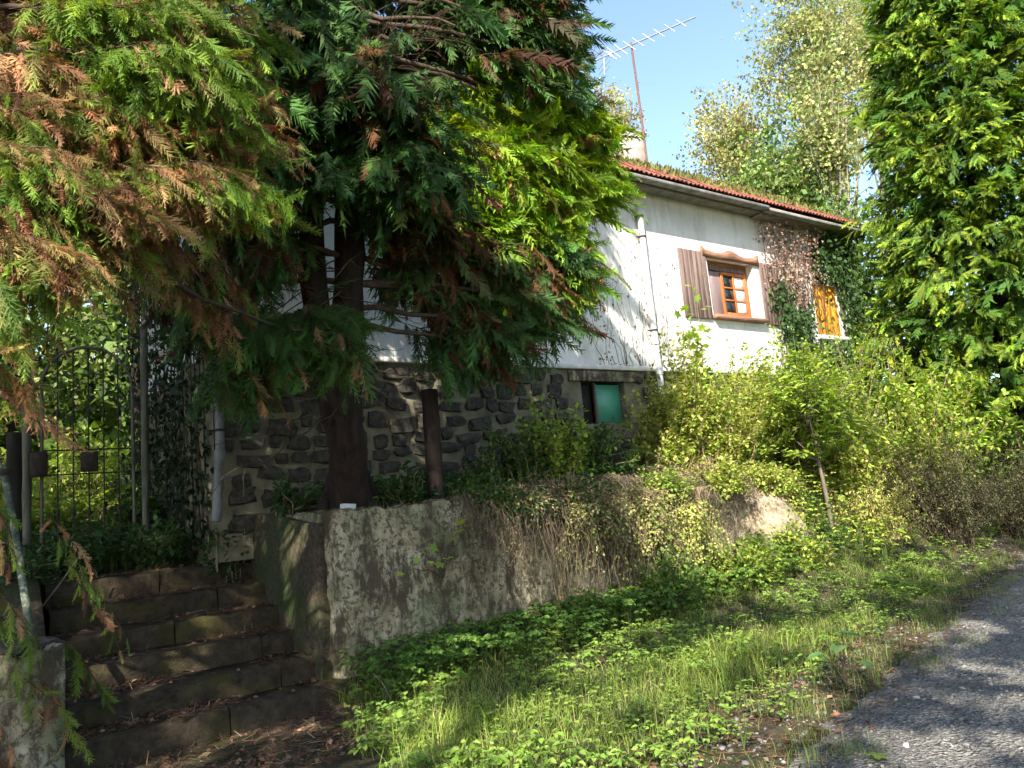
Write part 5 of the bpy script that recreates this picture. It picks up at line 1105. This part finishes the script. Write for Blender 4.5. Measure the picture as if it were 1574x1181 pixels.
herbs('small_weeds', 'small pale clover-like weeds low in the verge grass', 1500, reg_low, [(.20, .30, .05), (.26, .33, .07), (.15, .24, .05)], .034, .13, (6, 10), 2, QUAD)
def reg_bank(n):
    t = 6.7+rng.random(n)*7; q = -1.3+rng.random(n)*2.4; k = (t < 8.4) | (q > -.2); return t[k], q[k]
herbs('bank_weeds', 'tall bright weeds covering the bank right of the retaining wall', 420, reg_bank, FRESH+OLIVE[:1], .085, .62, (6, 9), 3)
herbs('tall_herbs', 'taller leafy herbs at the foot of the retaining wall', 420, reg_wall, [(.12, .22, .04), (.16, .26, .05), (.08, .16, .035)], .075, .36, (5, 8), 5)
def reg_terr(n):
    t = rng.uniform(.3, 9, n); q = .35+rng.random(n)*1.5; return t, q
herbs('terrace_herbs', 'shaded herbs and seedlings on the terrace above the wall', 620, reg_terr, DEEP+FRESH[2:], .07, .32, (4, 7), 3)
def reg_gate(n):
    t = rng.uniform(-3.6, -.1, n); q = 2.75+rng.random(n)*3.5; return t, q
herbs('gate_herbs', 'shaded herbs growing at the gate and in the garden path', 800, reg_gate, DEEP+FRESH[2:], .075, .36, (4, 7), 3, QUAD)
def reg_left(n):
    t = rng.uniform(-6, -2.65, n); q = -2.5+rng.random(n)*5; return t, q
herbs('bank_herbs', 'dark herbs on the bank left of the steps', 420, reg_left, DEEP, .07, .3, (4, 7), 3, QUAD)
# brown needles and leaves on steps, landing and the ground in front
PP = []
for k in range(6):
    n = 1300; t = rng.uniform(-2.1, -.05, n); q0 = SQ[k]+.03; q1 = SQ[k+1] if k < 5 else 3.2
    q = q0+(q1-q0)*rng.random(n)**.75; keep = rng.random(n) < .55+.45*np.sin(t*3+k); t, q = t[keep], q[keep]; PP.append(np.stack([t, q, SZ[k]+.008+.012*rng.random(len(t))], -1))
n = 5200; t = rng.uniform(-3.2, .6, n); q = -1.9+rng.random(n)*1.8; k = ~litter_edge(t, q-.1) | (rng.random(n) < .12); t, q = t[k], q[k]; PP.append(np.stack([t, q, terrain(t, q)+.012], -1))
n = 2600; t = rng.uniform(.05, 4.5, n); q = .05+rng.random(n)*1.8; z = np.where(q < .3, 1.545, terrain(t, q)+.012); PP.append(np.stack([t, q, z], -1))
n = 4200; t = rng.uniform(-.5, 10, n); q = edge(t)+.85-rng.random(n)**1.2*1.1; PP.append(np.stack([t, q, np.maximum(trackz(t, q), terrain(t, q))+.012], -1))
P = LA(np.concatenate(PP)); n = len(P); d = rdir(n); d[:, 2] *= .18; big = rng.random(n) < .25
g = Geo(); up = norm(UP+rng.normal(0, .3, (n, 3))); pc = pal(n, [(.15, .08, .05), (.21, .12, .075), (.10, .058, .04), (.28, .21, .13)], wts=[.4, .25, .25, .1])
g.inst(QUAD, P[big], frames(d[big], up[big], rng.uniform(.025, .06, big.sum())), pc[big])
ndl = (np.array([(-.035, 0, 0), (.035, 0, 0), (.02, 1, .05), (-.02, 1, .05)]), np.array([[0, 1, 2, 3]])); g.inst(ndl, P[~big], frames(d[~big], up[~big], rng.uniform(.04, .12, (~big).sum())), pc[~big])
o = g.obj('leaf_litter', M_DRY); tag(o, 'brown needles and dead leaves strewn over steps and ground', 'leaf litter', kind='stuff')
# gravel stones
def pebble(k):
    bm = bmesh.new(); bmesh.ops.create_icosphere(bm, subdivisions=1, radius=1); r = random.Random(k)
    V = np.array([v.co*r.uniform(.65, 1.15) for v in bm.verts])*[1, .8, .55]; F = np.array([[v.index for v in f.verts] for f in bm.faces]); bm.free(); return V, F
PEB = [pebble(k) for k in range(6)]
g = Geo(); n = 4300; t = -1.5+rng.random(n)**1.4*12; q = edge(t)+.62-rng.random(n)**1.5*2.6; P = LA(np.stack([t, q, np.maximum(trackz(t, q), terrain(t, q))+.004], -1)); sz = .006+.020*rng.random(n)**3+.005*rng.random(n); k = rng.integers(0, 6, n)
M = frames(norm(rng.normal(size=(n, 3))*[1, 1, .15]), norm(UP+rng.normal(0, .2, (n, 3))), sz); cl = pal(n, [(.12, .115, .108), (.165, .158, .148), (.22, .21, .20), (.075, .07, .066)])
for i in range(6): m = k == i; g.inst(PEB[i], P[m], M[m], cl[m])
o = g.obj('gravel_stones', M_BARE); tag(o, 'loose grey stones scattered over the gravel track edge', 'gravel', kind='stuff')
# single things on the ground
def single(name, label, cat, p, T, M, col, m, extra=None):
    g = Geo(); g.inst(T, np.array([p]), np.array([M]), np.array([col])); o = g.obj(name, m, origin=p); return tag(o, label, cat)
p = gp(1285, 1098, .03); single('brick_piece', 'broken orange brick piece at the edge of the gravel', 'brick', p, PEB[0], np.eye(3)*.028, (.34, .13, .08), M_BARE)
p = gp(1332, 1166, .03); single('fallen_leaf', 'fresh green maple leaf lying on the gravel', 'leaf', p+[0, 0, .01], MAPLE, frames(np.array([[.9, .3, 0.]]), np.array([[.1, 0, 1.]]), np.array([.14]))[0], (.22, .30, .06), M_LEAF)
for i, (px, py, sz_, lb) in enumerate(((1028, 1012, .05, ''),)): pass
p = gp(1408, 1072, .03); single('pale_stone', 'pale flat stone on the gravel beside the verge', 'stone', p, PEB[2], np.eye(3)*.028, (.34, .34, .34), M_BARE)
b = gp(1300, 1050, .02); we = thing('broad_leaved_weed', b, 'weed with broad flat pale leaves at the gravel edge', 'weed'); g = Geo(); gl = Geo()
for i, (a, h, r_, s_) in enumerate(((0, .34, .03, .17), (1.3, .24, .12, .15), (2.9, .20, .13, .15), (4.2, .27, .10, .14), (5.3, .16, .14, .13), (2.1, .13, .16, .12))):
    o_ = np.array([math.cos(a), math.sin(a), 0]); e = b+o_*r_+[0, 0, h]; g.tube(curve(b, e, .02, 5), np.linspace(.005, .003, 5), 5); gl.inst(LEAFW, np.array([e-o_*.03]), frames(np.array([o_+[0, 0, -.1]]), np.array([[0, 0, 1.]]), np.array([s_])), pal(1, [(.12, .24, .08)]))
g.obj('stem', M_TWIG, we); gl.obj('leaves', M_LEAF, we)
def stick(label, pts, r):
    g = Geo(); pts = np.array(pts); g.tube(pts, np.linspace(r, r*.5, len(pts)), 6); tag(g.obj('stick', M_GREYWOOD, origin=pts[0]), label, 'stick')
stick('thin dead stick leaning up from the left of the steps', [W(55, 945, 7.2), W(90, 900, 7.4), W(122, 856, 7.6)], .010)
stick('long dead branch lying on the landing wall', [L(-.05, 3.3, 1.46), L(.1, 2.6, 1.53), L(.25, 1.9, 1.58)], .018)
stick('second dead branch lying across the wall top by the steps', [L(-.02, 2.2, 1.50), L(.3, 1.5, 1.60), L(.9, 1.1, 1.66)], .014)
stick('short pale stick on the fourth step', [L(-.95, 1.5, .66), L(-.8, 1.52, .67), L(-.72, 1.58, .665)], .011)
stick('dry grass stalk leaning at the corner of the verge', [gp(600, 1075, .02), gp(600, 1075, .02)+[-.05, 0, .12], gp(600, 1075, .02)+[-.12, .02, .2]], .006)
